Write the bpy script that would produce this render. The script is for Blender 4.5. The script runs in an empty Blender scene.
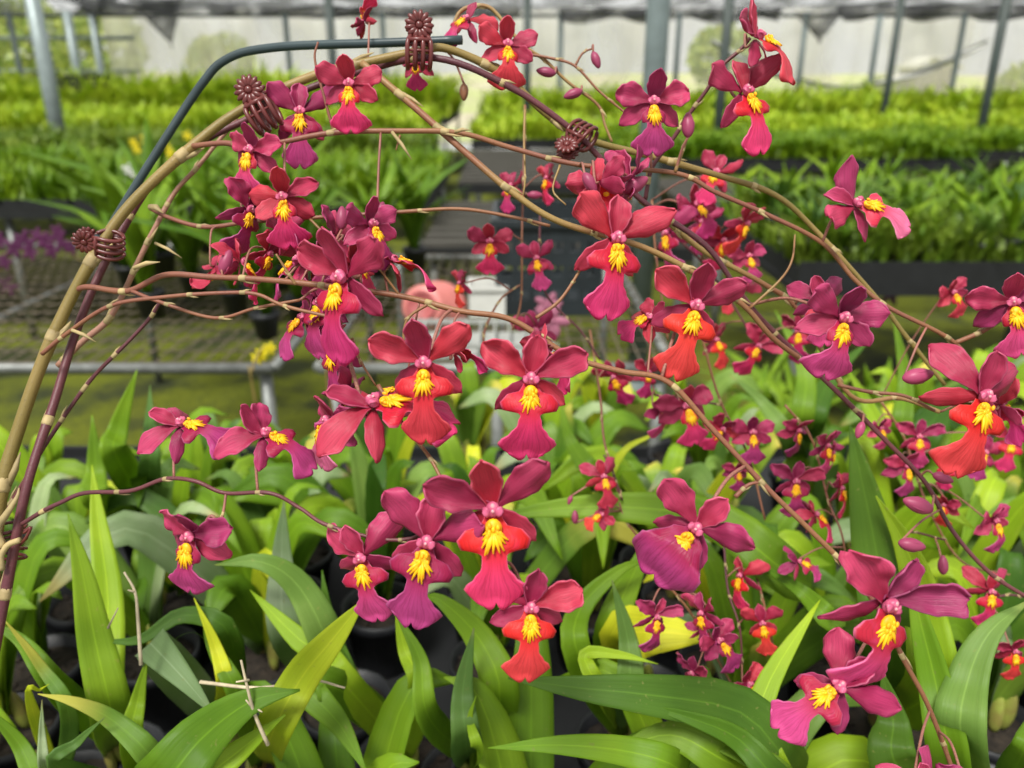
import bpy, math, random
from mathutils import Vector, Matrix, noise

C = bpy.context.scene.collection
PI = math.pi
F = 800.0                      # focal length in pixels of a 1024 wide frame
PITCH = math.radians(21.0)
CAM = Vector((0, 0, 1.35))
VIEW = Vector((0, math.cos(PITCH), -math.sin(PITCH)))
UPV = Vector((0, math.sin(PITCH), math.cos(PITCH)))
RGT = Vector((1, 0, 0))
CAMR = Matrix((RGT, VIEW, UPV)).transposed()   # columns: x right, y forward, z up

def P(x, y, d):
    return CAM + d * (VIEW + RGT * ((x - 512) / F) + UPV * ((384 - y) / F))
def PZ(x, y, z):
    r = VIEW + RGT * ((x - 512) / F) + UPV * ((384 - y) / F)
    return CAM + r * ((z - CAM.z) / r.z)
def PY(x, y, Y):
    r = VIEW + RGT * ((x - 512) / F) + UPV * ((384 - y) / F)
    return CAM + r * (Y / r.y)
def proj(p):
    v = p - CAM
    d = v.dot(VIEW)
    if d < 1e-4: return None
    return 512 + F * v.x / d, 384 - F * v.dot(UPV) / d, d

# ------------------------------------------------------------------ materials
def nm(name):
    m = bpy.data.materials.new(name); m.use_nodes = True
    nt = m.node_tree; nt.nodes.clear()
    return m, nt, nt.nodes, nt.links
def N(ns, t, **k):
    n = ns.new(t)
    for a, b in k.items():
        if a in ('operation', 'blend_type', 'data_type', 'noise_dimensions', 'attribute_name', 'uv_map', 'wave_type', 'bands_direction'):
            setattr(n, a, b)
    return n
def mixc(ns, ln, fac, a, b, blend='MIX'):
    n = ns.new('ShaderNodeMix'); n.data_type = 'RGBA'; n.blend_type = blend
    for s, v in ((n.inputs[0], fac), (n.inputs[6], a), (n.inputs[7], b)):
        if hasattr(v, 'links') or hasattr(v, 'is_linked'): ln.new(v, s)
        elif isinstance(v, (tuple, list)): s.default_value = (*v, 1) if len(v) == 3 else v
        else: s.default_value = v
    return n.outputs[2]
def math_(ns, ln, op, a, b=0.0, c=None, clamp=False):
    n = ns.new('ShaderNodeMath'); n.operation = op; n.use_clamp = clamp
    for i, v in enumerate((a, b, c)):
        if v is None: continue
        if hasattr(v, 'is_linked'): ln.new(v, n.inputs[i])
        else: n.inputs[i].default_value = v
    return n.outputs[0]
def smooth(ns, ln, v, lo, hi):
    n = ns.new('ShaderNodeMapRange'); n.interpolation_type = 'SMOOTHSTEP'
    ln.new(v, n.inputs[0]); n.inputs[1].default_value = lo; n.inputs[2].default_value = hi
    return n.outputs[0]
def tex(ns, ln, coord, scale, detail=3, rough=.5, mapping=None):
    if mapping:
        mp = ns.new('ShaderNodeMapping'); mp.inputs['Scale'].default_value = mapping
        ln.new(coord, mp.inputs[0]); coord = mp.outputs[0]
    n = ns.new('ShaderNodeTexNoise'); n.inputs['Scale'].default_value = scale
    n.inputs['Detail'].default_value = detail; n.inputs['Roughness'].default_value = rough
    ln.new(coord, n.inputs['Vector']); return n.outputs[0]
def finish(m, ns, ln, col, rough=.5, trans=0.0, tcol=None, bump=None, bstr=.3, spec=.4, bdist=.002, alpha=None, metal=0.0, coat=0):
    out = ns.new('ShaderNodeOutputMaterial')
    b = ns.new('ShaderNodeBsdfPrincipled')
    if hasattr(col, 'is_linked'): ln.new(col, b.inputs['Base Color'])
    else: b.inputs['Base Color'].default_value = (*col, 1)
    if hasattr(rough, 'is_linked'): ln.new(rough, b.inputs['Roughness'])
    else: b.inputs['Roughness'].default_value = rough
    b.inputs['Specular IOR Level'].default_value = spec
    b.inputs['Metallic'].default_value = metal
    nrm = None
    if bump is not None:
        bp = ns.new('ShaderNodeBump'); bp.inputs['Strength'].default_value = bstr; bp.inputs['Distance'].default_value = bdist
        ln.new(bump, bp.inputs['Height']); nrm = bp.outputs[0]; ln.new(nrm, b.inputs['Normal'])
    sh = b.outputs[0]
    if trans > 0:
        t = ns.new('ShaderNodeBsdfTranslucent')
        tc = tcol if tcol is not None else col
        if hasattr(tc, 'is_linked'): ln.new(tc, t.inputs[0])
        else: t.inputs[0].default_value = (*tc, 1)
        mx = ns.new('ShaderNodeMixShader'); mx.inputs[0].default_value = trans
        ln.new(sh, mx.inputs[1]); ln.new(t.outputs[0], mx.inputs[2]); sh = mx.outputs[0]
    if alpha is not None:
        tr = ns.new('ShaderNodeBsdfTransparent'); mx = ns.new('ShaderNodeMixShader')
        if hasattr(alpha, 'is_linked'): ln.new(alpha, mx.inputs[0])
        else: mx.inputs[0].default_value = alpha
        ln.new(tr.outputs[0], mx.inputs[1]); ln.new(sh, mx.inputs[2]); sh = mx.outputs[0]
    ln.new(sh, out.inputs[0])
    return m

def petal_mat(name, base, tip, edge, trans=.22):
    m, nt, ns, ln = nm(name)
    uv = ns.new('ShaderNodeUVMap'); sx = ns.new('ShaderNodeSeparateXYZ'); ln.new(uv.outputs[0], sx.inputs[0])
    tc = ns.new('ShaderNodeTexCoord')
    oi = ns.new('ShaderNodeObjectInfo')
    vein = tex(ns, ln, uv.outputs[0], 1.0, 3, .6, (34, 2.2, 1))
    blotch = tex(ns, ln, tc.outputs['Object'], 9, 2)
    t = smooth(ns, ln, sx.outputs[1], .28, .75)
    c = mixc(ns, ln, t, base, tip)
    v = smooth(ns, ln, vein, .46, .72)
    c = mixc(ns, ln, math_(ns, ln, 'MULTIPLY', v, .5), c, tuple(x * .42 for x in base))
    c = mixc(ns, ln, math_(ns, ln, 'MULTIPLY', smooth(ns, ln, blotch, .45, .8), .4), c, tip)
    u = math_(ns, ln, 'ABSOLUTE', math_(ns, ln, 'SUBTRACT', sx.outputs[0], .5))
    e = smooth(ns, ln, u, .455, .5)
    c = mixc(ns, ln, math_(ns, ln, 'MULTIPLY', e, .45), c, edge)
    hs = ns.new('ShaderNodeHueSaturation'); ln.new(c, hs.inputs['Color'])
    ln.new(math_(ns, ln, 'MULTIPLY_ADD', oi.outputs['Random'], .022, .489), hs.inputs['Hue'])
    ln.new(math_(ns, ln, 'MULTIPLY_ADD', oi.outputs['Random'], .5, .78), hs.inputs['Value'])
    return finish(m, ns, ln, hs.outputs[0], .42, trans, None, vein, .35, .35, .0015)

M = {}
M['petal'] = petal_mat('petal_crimson', (.36, .016, .050), (.52, .045, .10), (.62, .14, .24))
M['petal_violet'] = petal_mat('petal_violet', (.29, .016, .065), (.48, .045, .14), (.58, .15, .28))
M['lip_magenta'] = petal_mat('lip_magenta', (.56, .012, .045), (.72, .045, .20), (.80, .22, .42), .28)
M['lip_red'] = petal_mat('lip_red', (.60, .014, .026), (.70, .055, .08), (.80, .16, .18), .25)
M['lip_pink'] = petal_mat('lip_pink', (.58, .03, .09), (.74, .16, .34), (.82, .40, .55), .25)
M['lip_violet'] = petal_mat('lip_violet', (.44, .014, .06), (.64, .07, .26), (.75, .25, .48), .28)

def simple(name, col, rough=.5, var=.25, scale=20, trans=0, bstr=.2, metal=0, spec=.4, coord='Object', mapping=None, dark=None, bdist=.002):
    m, nt, ns, ln = nm(name)
    tc = ns.new('ShaderNodeTexCoord')
    n = tex(ns, ln, tc.outputs[coord], scale, 4, .6, mapping)
    d = dark or tuple(x * (1 - var) for x in col)
    c = mixc(ns, ln, smooth(ns, ln, n, .3, .7), d, tuple(min(1, x * (1 + var * .6)) for x in col))
    return finish(m, ns, ln, c, rough, trans, None, n, bstr, spec, bdist, None, metal)
M['crest'] = simple('crest_yellow', (.95, .58, .006), .45, .2, 8, .15, dark=(.92, .36, .01))
M['crest_tip'] = simple('crest_orange', (.85, .30, .01), .5, .2, 8)
M['column'] = simple('column_pink', (.60, .13, .24), .4, .45, 7, .2, dark=(.38, .03, .10))
M['anther'] = simple('anther_pale', (.75, .34, .38), .4, .15, 10, .1)
M['bud'] = simple('bud_skin', (.34, .05, .12), .45, .4, 5, .1)

def stem_mat(name, a, b, c2, scale=60):
    m, nt, ns, ln = nm(name)
    tc = ns.new('ShaderNodeTexCoord')
    n1 = tex(ns, ln, tc.outputs['Object'], scale * .25, 2)
    n2 = tex(ns, ln, tc.outputs['Object'], scale * 14, 3, .7)
    c = mixc(ns, ln, smooth(ns, ln, n1, .35, .65), a, b)
    c = mixc(ns, ln, math_(ns, ln, 'MULTIPLY', smooth(ns, ln, n2, .56, .7), .6), c, c2)
    return finish(m, ns, ln, c, .45, 0, None, n2, .3, .4, .0008)
M['stem_tan'] = stem_mat('stem_tan', (.30, .20, .065), (.24, .10, .05), (.12, .05, .03))
M['stem_olive'] = stem_mat('stem_olive', (.19, .14, .035), (.28, .19, .06), (.12, .08, .03))
M['stem_brown'] = stem_mat('stem_brown', (.21, .075, .048), (.25, .11, .05), (.09, .03, .025))
M['stem_purple'] = stem_mat('stem_purple', (.085, .022, .032), (.13, .035, .04), (.17, .08, .06))
M['stem_pink'] = stem_mat('stem_pinkish', (.34, .17, .12), (.26, .13, .06), (.15, .06, .05))
M['bract'] = simple('dry_bract', (.42, .32, .15), .6, .35, 60, .1)
M['pedicel'] = simple('pedicel', (.30, .12, .09), .5, .3, 60)

def leaf_mat(name, col, alt, tipc=None, tipfrom=.8, rough=.46, trans=.32):
    m, nt, ns, ln = nm(name)
    uv = ns.new('ShaderNodeUVMap'); sx = ns.new('ShaderNodeSeparateXYZ'); ln.new(uv.outputs[0], sx.inputs[0])
    tc = ns.new('ShaderNodeTexCoord'); oi = ns.new('ShaderNodeObjectInfo')
    blot = tex(ns, ln, tc.outputs['Object'], 14, 3)
    vein = tex(ns, ln, uv.outputs[0], 1.0, 2, .5, (46, .8, 1))
    c = mixc(ns, ln, smooth(ns, ln, blot, .35, .7), col, alt)
    c = mixc(ns, ln, math_(ns, ln, 'MULTIPLY', smooth(ns, ln, vein, .45, .7), .25), c, tuple(x * .55 for x in col))
    mid = smooth(ns, ln, math_(ns, ln, 'ABSOLUTE', math_(ns, ln, 'SUBTRACT', sx.outputs[0], .5)), .0, .035)
    c = mixc(ns, ln, math_(ns, ln, 'MULTIPLY', math_(ns, ln, 'SUBTRACT', 1, mid), .4), c, tuple(min(1, x * 1.7) for x in alt))
    if tipc:
        tn = math_(ns, ln, 'ADD', sx.outputs[1], math_(ns, ln, 'MULTIPLY_ADD', blot, .5, -.25))
        c = mixc(ns, ln, smooth(ns, ln, tn, tipfrom - .12, tipfrom + .15), c, tipc)
    spots = tex(ns, ln, tc.outputs['Object'], 260, 2, .6)
    c = mixc(ns, ln, math_(ns, ln, 'MULTIPLY', smooth(ns, ln, spots, .66, .74), .5), c, (.30, .30, .08))
    hs = ns.new('ShaderNodeHueSaturation'); ln.new(c, hs.inputs['Color'])
    ln.new(math_(ns, ln, 'MULTIPLY_ADD', oi.outputs['Random'], -.03, .51), hs.inputs['Hue'])
    ln.new(math_(ns, ln, 'MULTIPLY_ADD', oi.outputs['Random'], .55, .58), hs.inputs['Value'])
    return finish(m, ns, ln, hs.outputs[0], rough, trans, mixc(ns, ln, .4, hs.outputs[0], (.42, .60, .01)), vein, .3, .28, .001)
M['leaf_mid'] = leaf_mat('leaf_mid_green', (.115, .25, .012), (.19, .36, .018))
M['leaf_bright'] = leaf_mat('leaf_bright_green', (.21, .40, .014), (.32, .51, .025))
M['leaf_dark'] = leaf_mat('leaf_dark_green', (.055, .15, .012), (.09, .21, .018))
M['leaf_grey'] = leaf_mat('leaf_grey_green', (.13, .27, .045), (.21, .36, .075), (.45, .40, .12), 1.0)
M['leaf_yellow'] = leaf_mat('leaf_yellow_green', (.50, .62, .020), (.66, .72, .035))
M['leaf_tip'] = leaf_mat('leaf_yellow_tipped', (.16, .33, .03), (.25, .42, .05), (.72, .66, .10), .66)
M['leaf_pale'] = leaf_mat('leaf_pale_mottled', (.26, .40, .15), (.40, .50, .28), (.50, .36, .10), .96)
M['bulb'] = simple('pseudobulb_skin', (.25, .30, .05), .45, .35, 30, .1, dark=(.22, .15, .05))
M['pot'] = simple('black_pot_plastic', (.014, .015, .018), .5, .3, 12, bstr=.05)
M['bark'] = simple('potting_bark', (.025, .018, .012), .9, .6, 90, bstr=1.0, bdist=.006)
M['tray'] = simple('black_tray_plastic', (.010, .011, .012), .75, .3, 12)
M['crate'] = simple('dark_crate_plastic', (.020, .026, .030), .5, .3, 12)
M['galv'] = simple('galvanised_steel', (.22, .23, .22), .45, .25, 25, metal=.5)
M['rust'] = simple('rusty_wire', (.15, .12, .085), .6, .35, 30, metal=.2)
M['post_grey'] = simple('grey_painted_post', (.16, .20, .20), .5, .15, 12)
M['post_light'] = simple('light_steel_post', (.26, .31, .31), .45, .15, 12, metal=.3)
M['post_dark'] = simple('dark_steel_post', (.035, .05, .045), .5, .2, 12)
M['rod'] = simple('plastic_coated_rod', (.035, .055, .06), .38, .2, 30, bstr=.05)
M['clip'] = simple('maroon_clip_plastic', (.12, .022, .020), .33, .2, 60, bstr=.05, spec=.5)
M['pinkpot'] = simple('pink_plastic', (.60, .20, .18), .45, .12, 10)
M['pinkdark'] = simple('darker_pink_plastic', (.40, .10, .10), .5, .12, 10)
M['tray_grey'] = simple('grey_plastic', (.36, .37, .35), .5, .1, 10)
M['whitepot'] = simple('white_plastic', (.70, .70, .66), .5, .1, 10)
M['white'] = simple('white_petal', (.85, .85, .82), .5, .05, 10, .2)
M['yellow'] = simple('yellow_petal', (.85, .72, .02), .5, .15, 10, .25)
M['purple'] = simple('purple_petal', (.13, .025, .10), .5, .3, 10, .25)
M['mauve'] = simple('mauve_petal', (.55, .20, .30), .5, .3, 10, .25)
M['dry'] = simple('dry_stalk', (.50, .42, .28), .8, .35, 50)
M['wood'] = simple('weathered_board', (.07, .065, .055), .8, .3, 8, mapping=(1, 12, 12))
M['hut_wall'] = simple('hut_wall', (.26, .24, .19), .8, .1, 3)
M['hut_roof'] = simple('hut_roof', (.85, .84, .78), .6, .1, 3)
M['trunk'] = simple('tree_bark', (.12, .09, .06), .9, .3, 8)

def ground_mat():
    m, nt, ns, ln = nm('mossy_ground'); tc = ns.new('ShaderNodeTexCoord')
    a = tex(ns, ln, tc.outputs['Object'], 2.2, 5, .65); b = tex(ns, ln, tc.outputs['Object'], 30, 5, .7)
    c = mixc(ns, ln, smooth(ns, ln, a, .36, .56), (.03, .036, .012), (.13, .15, .007))
    c = mixc(ns, ln, math_(ns, ln, 'MULTIPLY', smooth(ns, ln, b, .45, .7), .55), c, (.035, .05, .012))
    return finish(m, ns, ln, c, .85, 0, None, b, .8, .3, .02)
M['ground'] = ground_mat()
def lawn_mat():
    m, nt, ns, ln = nm('outdoor_grass'); tc = ns.new('ShaderNodeTexCoord')
    a = tex(ns, ln, tc.outputs['Object'], .35, 4, .6); b = tex(ns, ln, tc.outputs['Object'], 4, 4, .7)
    c = mixc(ns, ln, smooth(ns, ln, a, .35, .62), (.52, .46, .34), (.40, .50, .12))
    c = mixc(ns, ln, math_(ns, ln, 'MULTIPLY', smooth(ns, ln, b, .4, .7), .4), c, (.5, .48, .3))
    return finish(m, ns, ln, c, .9, 0, None, b, .8, .2, .05)
M['lawn'] = lawn_mat()
def blade_mat(name, a, b, trans=.3):
    m, nt, ns, ln = nm(name); tc = ns.new('ShaderNodeTexCoord')
    n = tex(ns, ln, tc.outputs['Object'], 3.0, 4, .7); n2 = tex(ns, ln, tc.outputs['Object'], 25, 2, .7)
    c = mixc(ns, ln, smooth(ns, ln, n, .38, .62), a, b)
    c = mixc(ns, ln, math_(ns, ln, 'MULTIPLY', smooth(ns, ln, n2, .35, .75), .35), c, tuple(x * .5 for x in a))
    return finish(m, ns, ln, c, .45, trans, None, None, .2, .35)
M['blade'] = blade_mat('seedling_green', (.11, .23, .006), (.24, .37, .012))
M['blade_bright'] = blade_mat('seedling_bright', (.28, .44, .012), (.50, .62, .04))
M['blade_mid'] = blade_mat('seedling_mid', (.10, .19, .010), (.24, .33, .035))
M['bush'] = blade_mat('bush_leaf', (.20, .30, .06), (.50, .55, .16))
def sheet_mat():
    m, nt, ns, ln = nm('hazy_plastic_sheeting'); tc = ns.new('ShaderNodeTexCoord')
    a = tex(ns, ln, tc.outputs['Object'], .5, 4, .6, (1.2, 1, .5)); b = tex(ns, ln, tc.outputs['Object'], 1.5, 3, .6, (3, 1, .25))
    al = math_(ns, ln, 'MULTIPLY_ADD', smooth(ns, ln, a, .35, .65), .28, .14, True)
    c = mixc(ns, ln, smooth(ns, ln, b, .35, .7), (.76, .73, .66), (.90, .88, .82))
    return finish(m, ns, ln, c, .35, .65, None, None, .2, .4, .002, al)
M['sheet'] = sheet_mat()
def net_mat(name, lo, hi, col):
    m, nt, ns, ln = nm(name); tc = ns.new('ShaderNodeTexCoord')
    a = tex(ns, ln, tc.outputs['Object'], 1.3, 4, .65, (1, .5, 1))
    al = math_(ns, ln, 'MULTIPLY_ADD', smooth(ns, ln, a, .35, .62), hi - lo, lo, True)
    return finish(m, ns, ln, col, .8, .45, None, None, .2, .1, .002, al)
M['net'] = net_mat('black_shade_net', .20, .75, (.09, .092, .10))
M['net_roof'] = net_mat('roof_shade_net', .0, .55, (.13, .135, .14))

# ------------------------------------------------------------------ mesh helpers
class MB:
    def __init__(s): s.v = []; s.f = []; s.uv = []; s.mi = []
    def grid(s, G, UV=None, th=0.0, mi=0):
        """G rows x cols of points -> closed thin shell with thickness th"""
        R, K = len(G), len(G[0]); nrm = []
        for i in range(R):
            row = []
            for j in range(K):
                a = G[min(i + 1, R - 1)][j] - G[max(i - 1, 0)][j]
                b = G[i][min(j + 1, K - 1)] - G[i][max(j - 1, 0)]
                n = a.cross(b)
                row.append(n.normalized() if n.length > 1e-12 else None)
            nrm.append(row)
        for i in range(R):
            for j in range(K):
                if nrm[i][j] is None:
                    for ii, jj in ((i, K // 2), (max(i - 1, 0), j), (min(i + 1, R - 1), j), (max(i - 1, 0), K // 2), (min(i + 1, R - 1), K // 2)):
                        if nrm[ii][jj] is not None: nrm[i][j] = nrm[ii][jj]; break
                    else: nrm[i][j] = Vector((0, 0, 1))
        o = len(s.v)
        for i in range(R):
            for j in range(K): s.v.append(G[i][j] + nrm[i][j] * th * .5)
        uvf = (lambda i, j: UV[i][j]) if UV else (lambda i, j: (j / (K - 1), i / (R - 1)))
        idx = lambda i, j: o + i * K + j
        for i in range(R - 1):
            for j in range(K - 1):
                s.f.append((idx(i, j), idx(i, j + 1), idx(i + 1, j + 1), idx(i + 1, j)))
                s.uv.append([uvf(i, j), uvf(i, j + 1), uvf(i + 1, j + 1), uvf(i + 1, j)]); s.mi.append(mi)
        if th > 0:
            o2 = len(s.v)
            for i in range(R):
                for j in range(K): s.v.append(G[i][j] - nrm[i][j] * th * .5)
            id2 = lambda i, j: o2 + i * K + j
            for i in range(R - 1):
                for j in range(K - 1):
                    s.f.append((id2(i, j), id2(i + 1, j), id2(i + 1, j + 1), id2(i, j + 1)))
                    s.uv.append([uvf(i, j), uvf(i + 1, j), uvf(i + 1, j + 1), uvf(i, j + 1)]); s.mi.append(mi)
            rim = [(0, j) for j in range(K)] + [(i, K - 1) for i in range(1, R)] + [(R - 1, j) for j in range(K - 2, -1, -1)] + [(i, 0) for i in range(R - 2, 0, -1)]
            for a, b in zip(rim, rim[1:] + rim[:1]):
                s.f.append((idx(*a), id2(*a), id2(*b), idx(*b)))
                s.uv.append([uvf(*a)] * 2 + [uvf(*b)] * 2); s.mi.append(mi)
    def tube(s, pts, rad, seg=8, mi=0, caps=True):
        n = len(pts); o = len(s.v)
        rad = rad if isinstance(rad, (list, tuple)) else [rad] * n
        up = None
        for i, p in enumerate(pts):
            t = (pts[min(i + 1, n - 1)] - pts[max(i - 1, 0)])
            t = t.normalized() if t.length > 1e-9 else Vector((0, 0, 1))
            if up is None: up = Vector((0, 0, 1)) if abs(t.z) < .9 else Vector((1, 0, 0))
            a = t.cross(up)
            if a.length < 1e-6: a = t.cross(Vector((1, .3, .1)))
            a.normalize(); b = a.cross(t).normalized(); up = b
            for k in range(seg):
                q = 2 * PI * k / seg
                s.v.append(p + (a * math.cos(q) + b * math.sin(q)) * rad[i])
        for i in range(n - 1):
            for k in range(seg):
                k2 = (k + 1) % seg
                s.f.append((o + i * seg + k, o + i * seg + k2, o + (i + 1) * seg + k2, o + (i + 1) * seg + k))
                s.uv.append([(k / seg, i / n), ((k + 1) / seg, i / n), ((k + 1) / seg, (i + 1) / n), (k / seg, (i + 1) / n)]); s.mi.append(mi)
        if caps:
            s.f.append(tuple(o + k for k in range(seg))[::-1]); s.uv.append([(0, 0)] * seg); s.mi.append(mi)
            s.f.append(tuple(o + (n - 1) * seg + k for k in range(seg))); s.uv.append([(0, 1)] * seg); s.mi.append(mi)
    def ell(s, c, rx, ry, rz, R=None, seg=10, rings=7, mi=0, shape=None):
        """ellipsoid; R optional 3x3 matrix; shape(t) scales the rings, t from the bottom 0 to the top 1"""
        R = R or Matrix.Identity(3); o = len(s.v)
        for i in range(rings + 1):
            ph = PI * i / rings; z = -math.cos(ph); r = max(math.sin(ph), .02)
            if shape: r *= shape(i / rings)
            for k in range(seg):
                q = 2 * PI * k / seg
                s.v.append(c + R @ Vector((rx * r * math.cos(q), ry * r * math.sin(q), rz * z)))
        for i in range(rings):
            for k in range(seg):
                k2 = (k + 1) % seg
                s.f.append((o + i * seg + k, o + i * seg + k2, o + (i + 1) * seg + k2, o + (i + 1) * seg + k))
                s.uv.append([(k / seg, i / rings), ((k + 1) / seg, i / rings), ((k + 1) / seg, (i + 1) / rings), (k / seg, (i + 1) / rings)]); s.mi.append(mi)
        s.f.append(tuple(o + k for k in range(seg))[::-1]); s.uv.append([(0, 0)] * seg); s.mi.append(mi)
        s.f.append(tuple(o + rings * seg + k for k in range(seg))); s.uv.append([(0, 1)] * seg); s.mi.append(mi)
    def box(s, lo, hi, mi=0, M3=None, org=Vector()):
        o = len(s.v)
        for x in (lo[0], hi[0]):
            for y in (lo[1], hi[1]):
                for z in (lo[2], hi[2]):
                    p = Vector((x, y, z)); s.v.append(org + (M3 @ p if M3 else p))
        for q in ((0, 1, 3, 2), (4, 6, 7, 5), (0, 4, 5, 1), (2, 3, 7, 6), (0, 2, 6, 4), (1, 5, 7, 3)):
            s.f.append(tuple(o + k for k in q)); s.uv.append([(0, 0), (1, 0), (1, 1), (0, 1)]); s.mi.append(mi)
    def lathe(s, c, prof, seg=20, mi=0):
        """prof: (radius, z) list around the vertical through c"""
        o = len(s.v)
        for r, z in prof:
            for k in range(seg):
                q = 2 * PI * k / seg; s.v.append(c + Vector((r * math.cos(q), r * math.sin(q), z)))
        for i in range(len(prof) - 1):
            for k in range(seg):
                k2 = (k + 1) % seg
                s.f.append((o + i * seg + k, o + i * seg + k2, o + (i + 1) * seg + k2, o + (i + 1) * seg + k))
                s.uv.append([(k / seg, 0), ((k + 1) / seg, 0), ((k + 1) / seg, 1), (k / seg, 1)]); s.mi.append(mi)
    def mesh(s, name, mats, T=None):
        me = bpy.data.meshes.new(name)
        vs = [tuple(T @ p) for p in s.v] if T is not None else [tuple(p) for p in s.v]
        me.from_pydata(vs, [], s.f)
        uvl = me.uv_layers.new(name='UVMap')
        flat = []
        for f in s.uv:
            for a, b in f: flat += (a, b)
        uvl.data.foreach_set('uv', flat)
        mats = mats if isinstance(mats, (list, tuple)) else [mats]
        for m in mats: me.materials.append(M[m] if isinstance(m, str) else m)
        me.polygons.foreach_set('material_index', s.mi)
        me.polygons.foreach_set('use_smooth', [True] * len(s.f))
        me.update(); return me

def link(name, me, parent=None):
    o = bpy.data.objects.new(name, me); C.objects.link(o)
    if parent is not None: o.parent = parent
    return o
def build(name, mb, mats, parent=None, smooth_=True):
    """points given in world space; the part is stored relative to its (translated only) parent"""
    T = Matrix.Translation(-wloc(parent)) if parent is not None else None
    me = mb.mesh(name, mats, T)
    if not smooth_: me.polygons.foreach_set('use_smooth', [False] * len(me.polygons))
    return link(name, me, parent)
def wloc(o):
    v = Vector()
    while o is not None: v += o.location; o = o.parent
    return v
def thing(name, label, cat, loc, group=None, rz=0):
    o = bpy.data.objects.new(name, None); C.objects.link(o); o.location = loc; o.rotation_euler.z = rz
    o.empty_display_size = .05
    return tag(o, label, cat, group)
def tag(o, label, cat, group=None, kind=None):
    o['label'] = label; o['category'] = cat
    if group: o['group'] = group
    if kind: o['kind'] = kind
    return o
def struct(o): o['kind'] = 'structure'; return o
def kids(o): return [c for c in CH.get(o.name, [])]
def copy_tree(o, loc, rz=0.0, sc=1.0):
    c = o.copy(); C.objects.link(c); c.location = loc; c.rotation_euler.z = rz; c.scale = (sc, sc, sc)
    for ch in list(o.children):
        d = ch.copy(); C.objects.link(d); d.parent = c
        for g in list(ch.children):
            e = g.copy(); C.objects.link(e); e.parent = d
    return c

def cr(pts, n):
    """Catmull-Rom through pts (Vectors of any size), n samples per span"""
    out = []; L = len(pts)
    for i in range(L - 1):
        p0, p1, p2, p3 = pts[max(i - 1, 0)], pts[i], pts[i + 1], pts[min(i + 2, L - 1)]
        if i == 0: p0 = p1 * 2 - p2
        if i == L - 2: p3 = p2 * 2 - p1
        for k in range(n):
            t = k / n
            out.append(.5 * ((2 * p1) + (p2 - p0) * t + (2 * p0 - 5 * p1 + 4 * p2 - p3) * t * t + (3 * p1 - p0 - 3 * p2 + p3) * t ** 3))
    out.append(pts[-1].copy()); return out

# ------------------------------------------------------------------ the orchid flower (unit height, -y faces the viewer)
def keyed(key, t):
    for (a, wa), (b, wb) in zip(key, key[1:]):
        if t <= b:
            k = (t - a) / (b - a); return wa + (wb - wa) * k
    return key[-1][1]
PETAL_KEY = [(0, .20), (.12, .26), (.26, .46), (.44, .80), (.60, .97), (.74, 1), (.86, .88), (.93, .68), (.97, .48), (1, .22)]
SEPAL_KEY = [(0, .30), (.15, .50), (.35, .85), (.55, 1), (.75, .92), (.87, .70), (.94, .46), (.98, .26), (1, .10)]
def petal_grid(mb, base, ang, L, W, bend, cup, ruf, seed, th=.012, rows=19, cols=11, shape=None, twist=0.0):
    shape = shape or PETAL_KEY
    rnd = random.Random(seed); ph = rnd.uniform(0, 6); ph2 = rnd.uniform(0, 6)
    a = Vector((math.cos(ang), 0, math.sin(ang))); b = Vector((-math.sin(ang), 0, math.cos(ang))); nn = Vector((0, -1, 0))
    G = []
    for i in range(rows):
        t = i / (rows - 1)
        w = W * .5 * keyed(shape, t)
        w *= 1 + .06 * math.sin(t * 21 + ph) * min(1, t * 2)
        row = []
        tw = twist * t
        for j in range(cols):
            u = -1 + 2 * j / (cols - 1)
            out = bend * t * t + cup * (u * u) * w + ruf * t * (abs(u) ** 1.5) * math.sin(t * 15 + ph + (3 if u > 0 else 0)) * W + ruf * .3 * math.sin(u * 5 + ph2) * t * W
            bb = b * math.cos(tw) + nn * math.sin(tw)
            row.append(base + a * (L * t - .04 * L * abs(u) * t) + bb * (u * w) + nn * out)
        G.append(row)
    mb.grid(G, None, th)
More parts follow.
